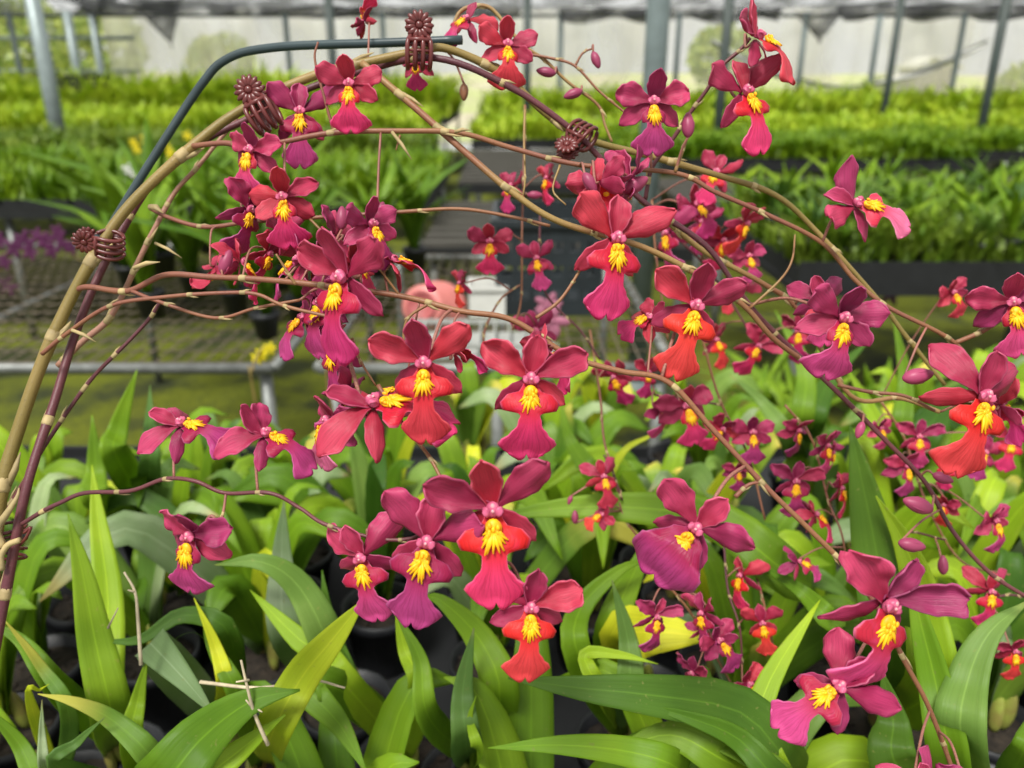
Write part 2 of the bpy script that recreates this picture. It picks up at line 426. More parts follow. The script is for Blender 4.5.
def lip_grid(mb, seed, flare=.24, fwd=.10, ruf=.02, kind='wide'):
    rnd = random.Random(seed); ph = rnd.uniform(0, 6)
    key = {'wide': [(0, .055), (.09, .08), (.14, .19), (.20, .24), (.26, .22), (.32, .12), (.40, .08), (.54, .088), (.67, .14), (.78, .198), (.85, .215), (.91, .205), (.96, .17), (1, .11)],
           'star': [(0, .05), (.08, .07), (.18, .13), (.26, .12), (.36, .08), (.48, .075), (.60, .12), (.72, .19), (.82, .228), (.89, .23), (.95, .19), (1, .11)],
           'fan': [(0, .06), (.12, .16), (.30, .25), (.50, .29), (.70, .30), (.85, .29), (.95, .25), (1, .18)]}[kind]
    rows, cols, L = 31, 17, {'wide': .60, 'star': .50, 'fan': .52}[kind]
    def wf(t):
        for (a, wa), (b, wb) in zip(key, key[1:]):
            if t <= b:
                k = (t - a) / (b - a); k = k * k * (3 - 2 * k); return wa + (wb - wa) * k
        return key[-1][1]
    G = []
    for i in range(rows):
        t = i / (rows - 1); w = wf(t) * (flare / .24 if t > .45 else 1); row = []
        for j in range(cols):
            u = -1 + 2 * j / (cols - 1)
            al = L * t
            if t > .6: al += ((t - .6) / .4) ** 2 * (.060 * math.sin(PI * abs(u) ** .9) ** .8 - .025 - .03 * u ** 4)
            side = math.exp(-((t - .26) / .09) ** 2)
            al += side * abs(u) * .05
            y = -fwd * math.sin(PI * min(1, t * 1.1)) * 1.0 - side * abs(u) * .05 + side * (abs(u) ** 3) * .09
            fl = max(0, (t - .5) / .5)
            y += fl * (.045 * (abs(u) ** 2) + ruf * math.sin(u * 7 + ph) * abs(u)) - .03 * fl * (1 - abs(u)) + .05 * fl * fl * abs(math.sin(ph))
            row.append(Vector((u * w, y - .02, -.045 - al)))
        G.append(row)
    mb.grid(G, None, .012)

FLW = []
def make_variants():
    for k in range(10):
        rnd = random.Random(100 + k); d = {}
        R = rnd.uniform
        def pm(name, *a, **kw):
            mb = MB(); petal_grid(mb, *a, **kw); return mb
        star = k % 3 == 2
        d['dorsal'] = pm('s', Vector((0, .012, .01)), PI / 2 + R(-.18, .18), .27 if star else .35, .205, R(.18, .34) if star else R(-.10, .28), R(.2, .8), .06, k * 9 + 1, shape=SEPAL_KEY)
        for key, sg in (('petalL', -1), ('petalR', 1)):
            an = R(.12, .40) if star else R(.30, .72)
            d[key] = pm('p', Vector((sg * .015, 0, .01)), an if sg > 0 else PI - an, .40 if star else .46, R(.24, .31), R(-.32, .26), R(-.7, .7), R(.11, .19), k * 9 + 2 + (sg > 0), twist=R(-.85, .85))
        for key, sg in (('sepalL', -1), ('sepalR', 1)):
            an = -R(.42, .75) if star else -R(.40, 1.0)
            d[key] = pm('s', Vector((sg * .012, .03, -.01)), an if sg > 0 else PI - an, .37, .215 if star else .17, R(-.26, .04), R(-.3, .5), .07, k * 9 + 4 + (sg > 0), twist=R(-.8, .8), shape=SEPAL_KEY)
        mb = MB(); kind = 'fan' if k == 9 else ('star' if k % 3 == 2 else 'wide'); lip_grid(mb, k * 9 + 6, R(.22, .27), R(.07, .13), R(.015, .04), kind); d['lip'] = mb
        mb = MB()    # crest: a bumpy body with fringe of finger-like teeth
        mb.ell(Vector((0, -.085, -.115)), .058, .032, .066)
        for q in range(13):
            a = -PI / 2 + (q - 6) * .27 + R(-.08, .08); l = .085 + .060 * math.cos((q - 6) * .32) + R(-.02, .02)
            c0 = Vector((0, -.098, -.125)); dr = Vector((math.cos(a) * .85, -.28 + R(-.16, .16), math.sin(a)))
            pts = [c0, c0 + dr * l * .55, c0 + dr * l + Vector((R(-.008, .008), .008, -.01))]
            mb.tube(pts, [.019, .015, .005], 6)
        for q in range(9):
            mb.ell(Vector((R(-.045, .045), -.112 + R(-.012, .008), -.11 + R(-.05, .04))), .015, .015, .022, None, 7, 5)
        d['crest'] = mb
        mb = MB()    # column with two ear-like wings
        mb.ell(Vector((0, -.05, .0)), .048, .045, .062, Matrix.Rotation(.5, 3, 'X'))
        for sgn in (-1, 1):
            G = []
            for i in range(6):
                t = i / 5; row = []
                for j in range(5):
                    u = -1 + .5 * j
                    w = .034 * math.sin(PI * min(.98, t * .9 + .08)) ** .6
                    row.append(Vector((sgn * (.015 + t * .052), -.075 - .02 * math.sin(3 * t + u), -.015 + u * w + .015 * t)))
                G.append(row)
            mb.grid(G, None, .01)
        d['column'] = mb
        mb = MB(); mb.ell(Vector((0, -.082, .03)), .018, .018, .02); mb.ell(Vector((0, -.098, .0)), .012, .010, .012); d['anther'] = mb
        FLW.append(d)
make_variants()
_fm = {}
def fmesh(k, key, mat):
    q = (k, key, mat)
    if q not in _fm: _fm[q] = FLW[k][key].mesh(key, mat)
    return _fm[q]
SPOTS = []                     # (x, y, r, depth) of flowers: leaves keep out of the way
def orient(roll, yaw, pitch):
    r = math.radians
    return CAMR @ Matrix.Rotation(r(-roll), 3, 'Y') @ Matrix.Rotation(r(yaw), 3, 'Z') @ Matrix.Rotation(r(pitch), 3, 'X')
LIPS = {'m': 'lip_magenta', 'r': 'lip_red', 'p': 'lip_pink', 'v': 'lip_violet'}
def nearest(p, curves, reach=1.0):
    best = None
    for c in curves:
        for q in c:
            d = (q - p).length
            # prefer attachment a little above the flower
            d2 = d + (.0 if q.z > p.z - .01 else .01)
            if best is None or d2 < best[0]: best = (d2, q)
    return best[1]
def flower(spray, curves, x, y, H, d, roll=0, yaw=0, pitch=0, var=0, lip='m', pet=None, dist=.05):
    R = orient(roll, yaw, pitch); s = H * d / F; o = P(x, y, d)
    Mw = Matrix.Translation(o) @ R.to_4x4() @ Matrix.Scale(s, 4)
    fe = bpy.data.objects.new('flower', None); C.objects.link(fe); fe.parent = spray
    fe.empty_display_size = .1
    fe.matrix_basis = Matrix.Translation(-wloc(spray)) @ Mw
    k = var % 10
    pm = pet or ('petal_violet' if lip in 'vp' else 'petal')
    for key, nmn, mat in (('dorsal', 'sepal', pm), ('sepalL', 'sepal', pm), ('sepalR', 'sepal', pm), ('petalL', 'petal', pm), ('petalR', 'petal', pm),
                          ('lip', 'lip', LIPS[lip]), ('crest', 'crest', 'crest'), ('column', 'column', 'column'), ('anther', 'anther_cap', 'anther')):
        link(nmn, fmesh(k, key, mat), fe)
    # pedicel from the back of the flower to its stem
    if curves:
        back = Mw @ Vector((0, .05, 0)); a = Mw @ Vector((0, .22, .03))
        q = nearest(back, curves)
        if (q - back).length > dist * 1.6:                      # long way: give it an arching pedicel only
            pass
        mid = (a + q) * .5 + Vector((0, 0, .006))
        pts = cr([back, back.lerp(a, .6), mid, q], 5)
        mb = MB(); n = len(pts); w = max(.0006, .55 * s * .03)
        inv = Mw.inverted(); mb.tube([inv @ p for p in pts], [w / s] * n, 6)
        link('pedicel', mb.mesh('pedicel', 'pedicel'), fe)
    SPOTS.append((x, y, H * .45, d))
    return fe
def bud(spray, curves, x, y, L, d, ang=0, mat='bud'):
    """ang: degrees, direction its tip points on the view plane (0 up, 90 right)"""
    R = CAMR @ Matrix.Rotation(math.radians(ang), 3, 'Y'); s = L * d / F; o = P(x, y, d)
    mb = MB(); mb.ell(o, s * .24, s * .24, s * .5, R, 10, 9, 0, lambda t: .8 + .5 * math.sin(PI * (1 - t)) * (1 - t))
    base = o - (R @ Vector((0, 0, s * .46)))
    for k in range(3):          # seams of the folded sepals
        a = k * 2 * PI / 3
        pts = [o + R @ Vector((math.cos(a) * s * .25 * math.sin(PI * t), math.sin(a) * s * .25 * math.sin(PI * t), s * (t - .5))) for t in (.05, .2, .4, .6, .8, .97)]
        mb.tube(pts, s * .02, 5)
    b = build('bud', mb, mat, spray)
    if curves:
        q = nearest(base, curves); mid = (base + q) * .5 + Vector((0, 0, .003))
        pm = MB(); pm.tube(cr([base, mid, q], 5), .0007, 6)
        inv = build('pedicel', pm, 'pedicel', spray); inv.parent = b   # b and the spray share the same origin offset
        inv.matrix_parent_inverse = Matrix.Identity(4)
    return b

rng = random.Random(7)
def stem(spray, pts, w, mat, nodes=4, name='stem', taper=.75, node_mat='bract', nodesize=1.0):
    """pts: (x, y, depth) in picture positions at their real distance; w: thickness in px at the first point"""
    path = cr([P(*p) for p in pts], 7)
    n = len(path); r0 = w * .5 * pts[0][2] / F
    L = [0]
    for a, b in zip(path, path[1:]): L.append(L[-1] + (b - a).length)
    tot = L[-1]
    nd = [tot * (k + .5 + rng.uniform(-.25, .25)) / nodes for k in range(nodes)]
    # slight kink wobble
    rad = []
    for i, l in enumerate(L):
        r = r0 * (1 - (1 - taper) * l / tot)
        for q in nd: r *= 1 + .12 * math.exp(-((l - q) / (r0 * 2.2)) ** 2)
        rad.append(r)
    # finer sampling near nodes
    mb = MB(); mb.tube(path, rad, 10 if w > 5 else 7)
    st = build(name, mb, mat, spray)
    for q in nd:
        i = min(range(n), key=lambda k: abs(L[k] - q)); i = max(1, min(n - 2, i))
        t = (path[i + 1] - path[i - 1]).normalized(); c = path[i]; r = rad[i]
        side = t.cross(VIEW).normalized() * rng.choice((-1, 1)); side = (side + t.cross(side) * rng.uniform(-.8, .8)).normalized()
        m2 = MB(); hh = r * rng.uniform(2.2, 3.6) * nodesize
        m2.tube([c - t * hh * .35, c - t * hh * .15, c + t * hh * .25, c + t * hh * .55], [r * 1.02, r * 1.10, r * 1.08, r * 1.01], 8)
        k = hh * rng.uniform(.9, 1.6)
        m2.tube([c + side * r * .5 + t * hh * .1, c + side * r * 1.2 + t * k * .7, c + side * r * 1.5 + t * k * 1.4], [r * .65, r * .5, r * .08], 6)
        b = build('bract', m2, node_mat, spray)
    return path

# ---- the sprays ------------------------------------------------------------
def spray(label, loc, group=None):
    return thing('orchid_flower_spray', label, 'orchid spray', P(*loc), group)
def side_shoot(sp, pts, w=3, mat='stem_tan'):
    return stem(sp, pts, w, mat, nodes=1, name='side_shoot', taper=.6, nodesize=.8)
def spur(sp, x0, y0, x1, y1, d, w=3.5):
    mb = MB(); a, b = P(x0, y0, d), P(x1, y1, d - .004); r = w * .5 * d / F
    m = a.lerp(b, .5) + Vector((0, 0, r * .8))
    mb.tube([a, m, b], [r, r * 1.1, r * .15], 7)
    return build('bract', mb, 'bract', sp)

# 1 thick tan arch and its branches
S1 = spray('thickest tan arching orchid stem with long branches, bound to the grey rod by maroon clips', (0, 640, .43))
A = stem(S1, [(-12, 640, .43), (0, 500, .43), (20, 425, .435), (48, 348, .44), (85, 272, .445), (130, 205, .45), (200, 140, .455), (245, 108, .46), (310, 77, .46), (368, 62, .46), (420, 51, .46), (448, 49, .462), (500, 73, .468), (548, 115, .472), (590, 140, .475), (650, 156, .48), (720, 176, .485), (775, 195, .49), (815, 230, .495), (880, 302, .50), (905, 335, .50), (945, 385, .50)], 14, 'stem_olive', 13, taper=.33, nodesize=.8)
Cc = stem(S1, [(362, 63, .455), (392, 88, .450), (420, 112, .447), (465, 152, .445), (512, 192, .443), (560, 222, .445), (640, 246, .45), (700, 276, .455), (744, 306, .46), (775, 340, .47), (820, 372, .49)], 7, 'stem_tan', 7)
D = stem(S1, [(193, 146, .452), (225, 143, .447), (256, 147, .443), (330, 133, .44), (400, 131, .44), (460, 133, .442), (512, 148, .445), (580, 165, .445), (675, 173, .445), (715, 192, .447), (768, 215, .45), (822, 243, .45), (855, 280, .45), (888, 307, .45), (955, 343, .45), (985, 388, .46)], 5.6, 'stem_brown', 8)
D2 = stem(S1, [(955, 343, .45), (985, 330, .448), (1012, 312, .446)], 5, 'stem_brown', 1, name='branch')
E = stem(S1, [(78, 289, .443), (90, 287, .438), (128, 291, .432), (165, 275, .425), (210, 277, .42), (256, 279, .415), (310, 284, .41), (400, 296, .405), (460, 311, .40), (512, 320, .40), (570, 356, .40), (620, 371, .40), (668, 382, .40), (715, 432, .40), (768, 489, .40), (810, 530, .40), (852, 573, .40), (880, 612, .40), (905, 662, .405), (930, 710, .41), (960, 790, .42)], 5.8, 'stem_brown', 10)
Fs = stem(S1, [(42, 354, .432), (65, 335, .428), (110, 306, .42), (165, 297, .415), (220, 293, .412), (256, 294, .41), (285, 306, .408), (335, 318, .405)], 4.5, 'stem_brown', 5)
G2 = stem(S1, [(132, 291, .43), (160, 302, .425), (215, 318, .42), (256, 308, .417), (300, 300, .415)], 4, 'stem_brown', 3)
side_shoot(S1, [(334, 132, .44), (325, 100, .438), (315, 60, .436), (318, 42, .435)], 3.5, 'stem_brown')
spur(S1, 392, 132, 412, 160, .436); spur(S1, 134, 268, 160, 262, .42, 4.5); spur(S1, 72, 330, 96, 342, .424); spur(S1, 455, 132, 470, 130, .438)
side_shoot(S1, [(675, 172, .444), (683, 150, .442), (688, 135, .44)], 4)
side_shoot(S1, [(400, 296, .405), (380, 270, .40), (370, 262, .40)], 3)
side_shoot(S1, [(430, 303, .403), (410, 316, .40), (404, 330, .40), (404, 345, .40)], 3.5)
side_shoot(S1, [(352, 338, .41), (360, 360, .41), (376, 386, .41)], 3.2)
side_shoot(S1, [(735, 497, .40), (748, 485, .40), (760, 482, .40)], 5, 'stem_brown')
side_shoot(S1, [(536, 318, .40), (560, 300, .402), (580, 270, .405), (590, 250, .41)], 4)
side_shoot(S1, [(750, 308, .46), (780, 280, .46), (792, 260, .46), (795, 235, .47)], 3)
side_shoot(S1, [(560, 165, .445), (553, 190, .443), (566, 205, .44)], 2.4)
side_shoot(S1, [(296, 285, .41), (285, 268, .408), (276, 254, .406)], 3.4)
side_shoot(S1, [(525, 110, .46), (524, 140, .455), (525, 180, .45), (522, 200, .45)], 2.6)
side_shoot(S1, [(400, 135, .44), (396, 150, .44)], 2.4)
C1 = [A, Cc, D, D2, E, Fs, G2]
for a in [  # x, y, H, depth, roll, yaw, pitch, variant, lip
    (350, 84, 84, .43, 0, 0, 5, 5, 'm'), (300, 112, 84, .455, 0, 12, 0, 1, 'v'), (417, 63, 48, .475, 0, -10, 0, 2, 'm'),
    (653, 102, 92, .43, 0, 0, 4, 2, 'v'), (252, 150, 80, .435, -10, -15, 5, 2, 'v'), (283, 197, 90, .425, 8, 5, 5, 8, 'm'),
    (248, 208, 74, .44, -20, 60, 0, 0, 'v'), (855, 205, 92, .43, 70, 25, 5, 1, 'p'),
    (1012, 302, 98, .43, 10, -20, 0, 2, 'v'), (982, 395, 128, .42, -18, 5, 5, 3, 'r'),
    (345, 277, 130, .385, -10, -32, 8, 4, 'm'), (370, 224, 84, .40, 15, 45, 5, 5, 'v'), (322, 302, 86, .42, -5, -30, 5, 0, 'v'),
    (335, 348, 78, .415, 0, -35, 10, 1, 'v'), (300, 262, 80, .43, -35, -70, 0, 2, 'v'), (240, 262, 66, .43, 10, 100, -10, 3, 'm'),
    (425, 362, 124, .375, 0, -4, 6, 4, 'r'), (372, 406, 132, .39, 75, 52, 0, 3, 'm'), (330, 420, 90, .415, -15, -40, 8, 2, 'p'),
    (530, 378, 124, .38, -2, 6, 5, 0, 'm'), (615, 238, 122, .395, -6, 16, 4, 1, 'm'), (600, 182, 88, .42, 15, 150, -10, 2, 'm'),
    (630, 178, 76, .43, -30, 110, 0, 3, 'v'), (695, 305, 116, .40, -16, 4, 5, 4, 'r'),
    (697, 527, 122, .37, -42, -14, 14, 9, 'v'), (885, 602, 150, .365, -16, 22, 8, 0, 'v'), (840, 686, 118, .37, -55, -32, 5, 1, 'v'),
    (925, 790, 90, .37, 10, 20, 0, 3, 'v'), (972, 790, 90, .375, -20, 5, 0, 2, 'p'),
    (650, 318, 62, .42, -60, -30, 0, 2, 'm'), (392, 262, 76, .405, 60, 95, 0, 6, 'm'), (305, 318, 70, .425, -30, -40, 0, 7, 'v'), (352, 262, 80, .42, 20, 60, 0, 5, 'm'), (268, 252, 60, .44, -30, 70, 0, 1, 'm'), (318, 262, 66, .435, 10, -110, 0, 8, 'v'), (345, 392, 70, .42, -40, 100, 0, 3, 'v'), (545, 352, 70, .40, 30, 120, 0, 6, 'm'), (400, 392, 60, .41, -70, -60, 0, 4, 'v'), (335, 235, 70, .43, -20, -120, 0, 4, 'v'), (455, 352, 56, .40, 60, 120, 0, 1, 'm')]:
    flower(S1, C1, *a)
bud(S1, C1, 688, 125, 26, .435, 0); bud(S1, C1, 635, 185, 30, .43, 60); bud(S1, C1, 590, 183, 24, .415, 150)
bud(S1, C1, 918, 376, 32, .44, 80); bud(S1, C1, 226, 262, 26, .42, 20); bud(S1, C1, 342, 218, 24, .42, 0); bud(S1, C1, 380, 211, 20, .43, 20)

# 2 purple arch running beside it
S2 = spray('long dark purple orchid stem lying along the tan arch and crossing it near the top', (0, 650, .46))
B = stem(S2, [(-6, 655, .42), (10, 570, .42), (28, 482, .425), (55, 400, .44), (75, 335, .452), (104, 265, .46), (150, 185, .468), (200, 143, .47), (250, 118, .474), (300, 92, .475), (360, 72, .474), (435, 58, .452), (512, 88, .455), (572, 130, .46), (600, 158, .465), (645, 203, .468), (705, 245, .47), (738, 290, .475), (768, 326, .48), (830, 385, .48), (885, 440, .48), (925, 482, .48), (952, 530, .48), (990, 573, .48), (1040, 605, .48)], 10, 'stem_purple', 10, taper=.45, nodesize=.7)
B2 = stem(S2, [(640, 200, .47), (668, 222, .475), (705, 252, .48), (762, 283, .485), (800, 312, .49), (850, 395, .49), (900, 398, .49), (940, 412, .48)], 6, 'stem_tan', 5, name='branch')
B3 = stem(S2, [(838, 385, .48), (870, 392, .47), (905, 396, .465), (935, 411, .46)], 4, 'stem_brown', 2, name='branch')
C2 = [B, B2, B3]
for a in [(842, 317, 112, .42, -14, 8, 6, 5, 'v'), (820, 300, 70, .46, 5, -10, 0, 3, 'v'), (1000, 405, 70, .47, 30, 120, 0, 1, 'm')]:
    flower(S2, C2, *a)
bud(S2, C2, 860, 430, 18, .47, 200); bud(S2, C2, 943, 478, 22, .47, 110); bud(S2, C2, 918, 505, 32, .46, -70); bud(S2, C2, 912, 545, 28, .46, 100)

# 3 thin pinkish stem crossing the arch
S3 = spray('thin pinkish jointed orchid stem climbing behind the arch to its clip', (60, 366, .47))
H3 = stem(S3, [(58, 366, .475), (82, 342, .475), (108, 320, .475), (125, 290, .475), (137, 264, .475), (156, 226, .475), (175, 192, .478), (195, 170, .48), (213, 148, .482), (237, 118, .485)], 6.5, 'stem_pink', 7, taper=.6)
J = stem(S3, [(150, 208, .468), (170, 218, .462), (205, 227, .458), (250, 222, .455), (310, 218, .455), (400, 212, .455), (460, 209, .455), (512, 217, .455), (550, 226, .455)], 4.5, 'stem_brown', 5, name='branch')
spur(S3, 155, 243, 182, 258, .47, 3); spur(S3, 150, 207, 163, 213, .455, 6)
side_shoot(S3, [(310, 219, .455), (325, 235, .452), (335, 250, .45)], 3)
for a in [(288, 232, 66, .445, 30, 70, 0, 1, 'v'), (215, 268, 52, .45, -50, 140, 0, 5, 'r')]: flower(S3, [J], *a)

# 4 lower left spray
S4 = spray('slender dark orchid stem arching low from the left edge, its flowers low over the leaves', (24, 522, .42))
K = stem(S4, [(22, 524, .418), (45, 510, .412), (60, 503, .41), (85, 493, .408), (130, 491, .40), (165, 479, .395), (195, 481, .39), (225, 493, .39), (270, 493, .385), (300, 508, .385), (330, 526, .38), (400, 540, .378), (470, 520, .375), (500, 560, .375)], 4.5, 'stem_purple', 7, taper=.7)
K2 = stem(S4, [(378, 385, .40), (400, 420, .395), (428, 455, .39), (442, 480, .385), (455, 500, .38)], 4.5, 'stem_brown', 2, name='branch')
K3 = stem(S4, [(226, 493, .39), (224, 508, .388), (220, 528, .386)], 3, 'pedicel', 1, name='side_shoot')
C4 = [K, K2, K3]
for a in [(180, 425, 88, .40, 66, 48, 0, 3, 'v'), (264, 435, 92, .39, 58, 50, 5, 6, 'v'), (192, 535, 108, .38, -6, -12, 8, 2, 'v'),
          (362, 556, 104, .375, 12, -10, 8, 3, 'v'), (428, 540, 138, .365, -12, -4, 6, 1, 'v'), (493, 508, 154, .355, 2, 0, 4, 4, 'm'), (530, 606, 114, .36, -4, 8, 0, 7, 'r')]:
    flower(S4, C4, *a)

# 5 thin top spray
S5 = spray('pale hooked orchid stem curling over at the top of the arch beside the rod end', (455, 60, .48))
T1 = stem(S5, [(446, 50, .485), (452, 30, .485), (460, 12, .485), (475, 6, .485), (492, 9, .485), (512, 33, .485), (530, 50, .486), (545, 60, .487), (568, 82, .488), (598, 105, .489), (605, 125, .489), (612, 142, .489)], 4.5, 'stem_tan', 6, taper=.6)
T2 = stem(S5, [(526, 54, .486), (550, 58, .484), (575, 66, .482), (600, 92, .482), (632, 118, .482)], 3, 'stem_brown', 3, name='branch')
T3 = stem(S5, [(575, 66, .482), (583, 53, .481), (594, 48, .48)], 2.5, 'stem_brown', 1, name='branch')
for a in [(507, 45, 78, .465, 0, 10, 0, 5, 'r'), (468, 20, 56, .475, -30, -35, -10, 3, 'm')]: flower(S5, [T1, T2], *a)
bud(S5, [T1], 573, 94, 20, .48, -110); bud(S5, [T3], 596, 60, 18, .478, 160); bud(S5, [T1], 546, 72, 20, .48, -80, 'bud'); bud(S5, [T1], 464, 92, 18, .48, 180, 'stem_brown')
flower(S5, [A], 364, 22, 42, .48, 160, 110, 0, 0, 'm')

# 6 top right spray
S6 = spray('dark wiry orchid stem rising from the arch to two flowers at the top right', (645, 200, .47))
O6 = stem(S6, [(645, 200, .47), (652, 168, .465), (672, 140, .46), (690, 113, .455), (708, 88, .45), (722, 66, .447), (740, 50, .445), (750, 38, .443)], 4.5, 'stem_purple', 4)
for a in [(757, 38, 88, .435, 28, 50, -10, 4, 'r'), (744, 92, 96, .44, 14, 22, 0, 1, 'm')]: flower(S6, [O6], *a)

# 7 jointed stem at lower left
S7 = spray('thin jointed bare orchid stem forking low beside the foot of the arch', (38, 460, .45))
stem(S7, [(0, 520, .46), (25, 480, .455), (42, 450, .452), (70, 408, .45), (95, 375, .45), (128, 342, .45), (150, 318, .45), (160, 302, .448)], 4.5, 'stem_purple', 6, taper=.8, nodesize=1.3)

# 8.. smaller sprays further back, each with its dark wiry stem
def back_spray(label, stems, flowers, buds=()):
    sp = thing('orchid_flower_spray', label, 'orchid spray', P(*stems[0][0]))
    cs = [stem(sp, s, 2.6, 'stem_purple' if i % 2 else 'stem_brown', 4, name='stem' if i == 0 else 'branch') for i, s in enumerate(stems)]
    for f in flowers: flower(sp, cs, *f)
    for b in buds: bud(sp, cs, *b)
    return sp
r8 = random.Random(5)
def fl(x, y, H, d, lip='m', roll=None, yaw=None):
    return (x, y, H * 1.12, d, r8.uniform(-32, 32) if roll is None else roll, r8.choice((-1, 1)) * r8.uniform(5, 62) if yaw is None else yaw, r8.uniform(-5, 12), r8.randrange(6), lip)
back_spray('small-flowered stem hanging in front of the pink pot and dark crate',
    [[(525, 105, .62), (524, 160, .62), (522, 230, .61), (521, 300, .61), (512, 330, .61)], [(540, 215, .60), (540, 270, .60), (550, 300, .60), (580, 330, .60), (600, 360, .60)], [(484, 350, .60), (485, 330, .60), (500, 300, .60), (520, 285, .60)]],
    [fl(490, 241, 52, .58, 'm', 0, 0), fl(461, 283, 34, .58, 'r'), fl(537, 258, 44, .58, 'v'), fl(512, 186, 38, .60, 'm'), fl(548, 178, 36, .60, 'm'), fl(536, 330, 52, .66, 'v')],
    [(535, 195, 16, .6, 90)])
back_spray('small-flowered stem with loose blooms in front of the grey centre post, right side',
    [[(652, 200, .66), (655, 245, .66), (662, 300, .66), (668, 340, .66)], [(662, 225, .66), (700, 260, .66), (730, 300, .66), (760, 350, .66)]],
    [fl(717, 172, 48, .60, 'm'), fl(695, 205, 56, .62, 'm'), fl(668, 232, 56, .62, 'v'), fl(722, 240, 50, .64, 'm'), fl(745, 222, 50, .62, 'r'), fl(748, 256, 42, .63, 'v'), fl(700, 222, 44, .66, 'v'), fl(738, 290, 36, .66, 'r'), fl(757, 345, 46, .66, 'm'), fl(800, 330, 46, .66, 'm'), fl(715, 340, 40, .68, 'r')])
back_spray('thin dangling stem with small red and crimson flowers above the long horizontal leaf',
    [[(590, 330, .64), (600, 395, .63), (604, 440, .62), (615, 480, .61), (623, 515, .60), (640, 540, .60)], [(622, 500, .60), (612, 470, .60), (604, 455, .60)]],
    [fl(603, 476, 44, .58, 'r', 10, 10), fl(603, 515, 34, .58, 'r', -60), fl(614, 376, 44, .64, 'm')], [(575, 517, 14, .59, 0), (570, 500, 10, .59, 200)])
back_spray('small-flowered stem crossing behind the long brown branch at mid right',
    [[(700, 330, .62), (720, 400, .62), (748, 455, .61), (765, 520, .60)], [(655, 395, .62), (690, 400, .62), (722, 405, .62)]],
    [fl(660, 408, 48, .60, 'v'), fl(685, 405, 66, .58, 'm', 15, 10), fl(722, 428, 44, .60, 'm', -40), fl(752, 432, 50, .60, 'v', 0, 0), fl(648, 372, 36, .62, 'm'), fl(738, 470, 34, .62, 'v')])
back_spray('low small-flowered stem bunched in front of pale leaves below the large purple bloom',
    [[(668, 585, .56), (690, 612, .56), (712, 650, .56), (735, 690, .56)], [(724, 545, .58), (728, 590, .57), (740, 630, .56), (742, 680, .56)], [(752, 560, .58), (768, 620, .57), (775, 660, .57)]],
    [fl(655, 616, 50, .53, 'v', -10), fl(703, 612, 50, .53, 'v', 10), fl(718, 640, 54, .525, 'v', 30, 20), fl(693, 672, 46, .53, 'v', -5), fl(748, 684, 52, .53, 'r', 35, 20), fl(762, 622, 46, .55, 'r', 10), fl(742, 575, 46, .57, 'm'), fl(702, 630, 30, .55, 'v')])
back_spray('upright small-flowered stem in front of the broad dark leaf at right',
    [[(785, 405, .60), (812, 440, .60), (828, 500, .59), (842, 535, .58), (848, 580, .58)], [(850, 545, .58), (880, 538, .58), (910, 532, .58), (945, 540, .58)]],
    [fl(795, 480, 52, .57, 'v', 0, 0), fl(840, 488, 40, .58, 'm', 5), fl(815, 515, 42, .57, 'm', 30), fl(826, 445, 42, .58, 'v', -5), fl(797, 430, 44, .60, 'v'), fl(798, 562, 38, .56, 'v', 60), fl(832, 452, 30, .60, 'v')],
    [(909, 545, 20, .56, 90), (943, 565, 20, .56, 0)])
back_spray('small-flowered stem behind the large red flower at the right edge',
    [[(880, 400, .66), (905, 440, .66), (925, 500, .65), (960, 560, .64), (1010, 575, .62)], [(985, 600, .60), (1010, 595, .60), (1040, 600, .60)]],
    [fl(918, 436, 44, .62, 'v', 0, 0), fl(905, 466, 48, .62, 'v'), fl(952, 292, 42, .60, 'r', 25, 10), fl(993, 520, 52, .58, 'v'), fl(990, 590, 52, .56, 'm', -5, 0), fl(945, 505, 34, .60, 'r'), fl(1014, 650, 44, .56, 'r', 0, 0), fl(985, 452, 40, .64, 'v'), fl(948, 465, 34, .62, 'm'), fl(880, 428, 34, .66, 'v'), fl(1012, 440, 44, .64, 'm')])

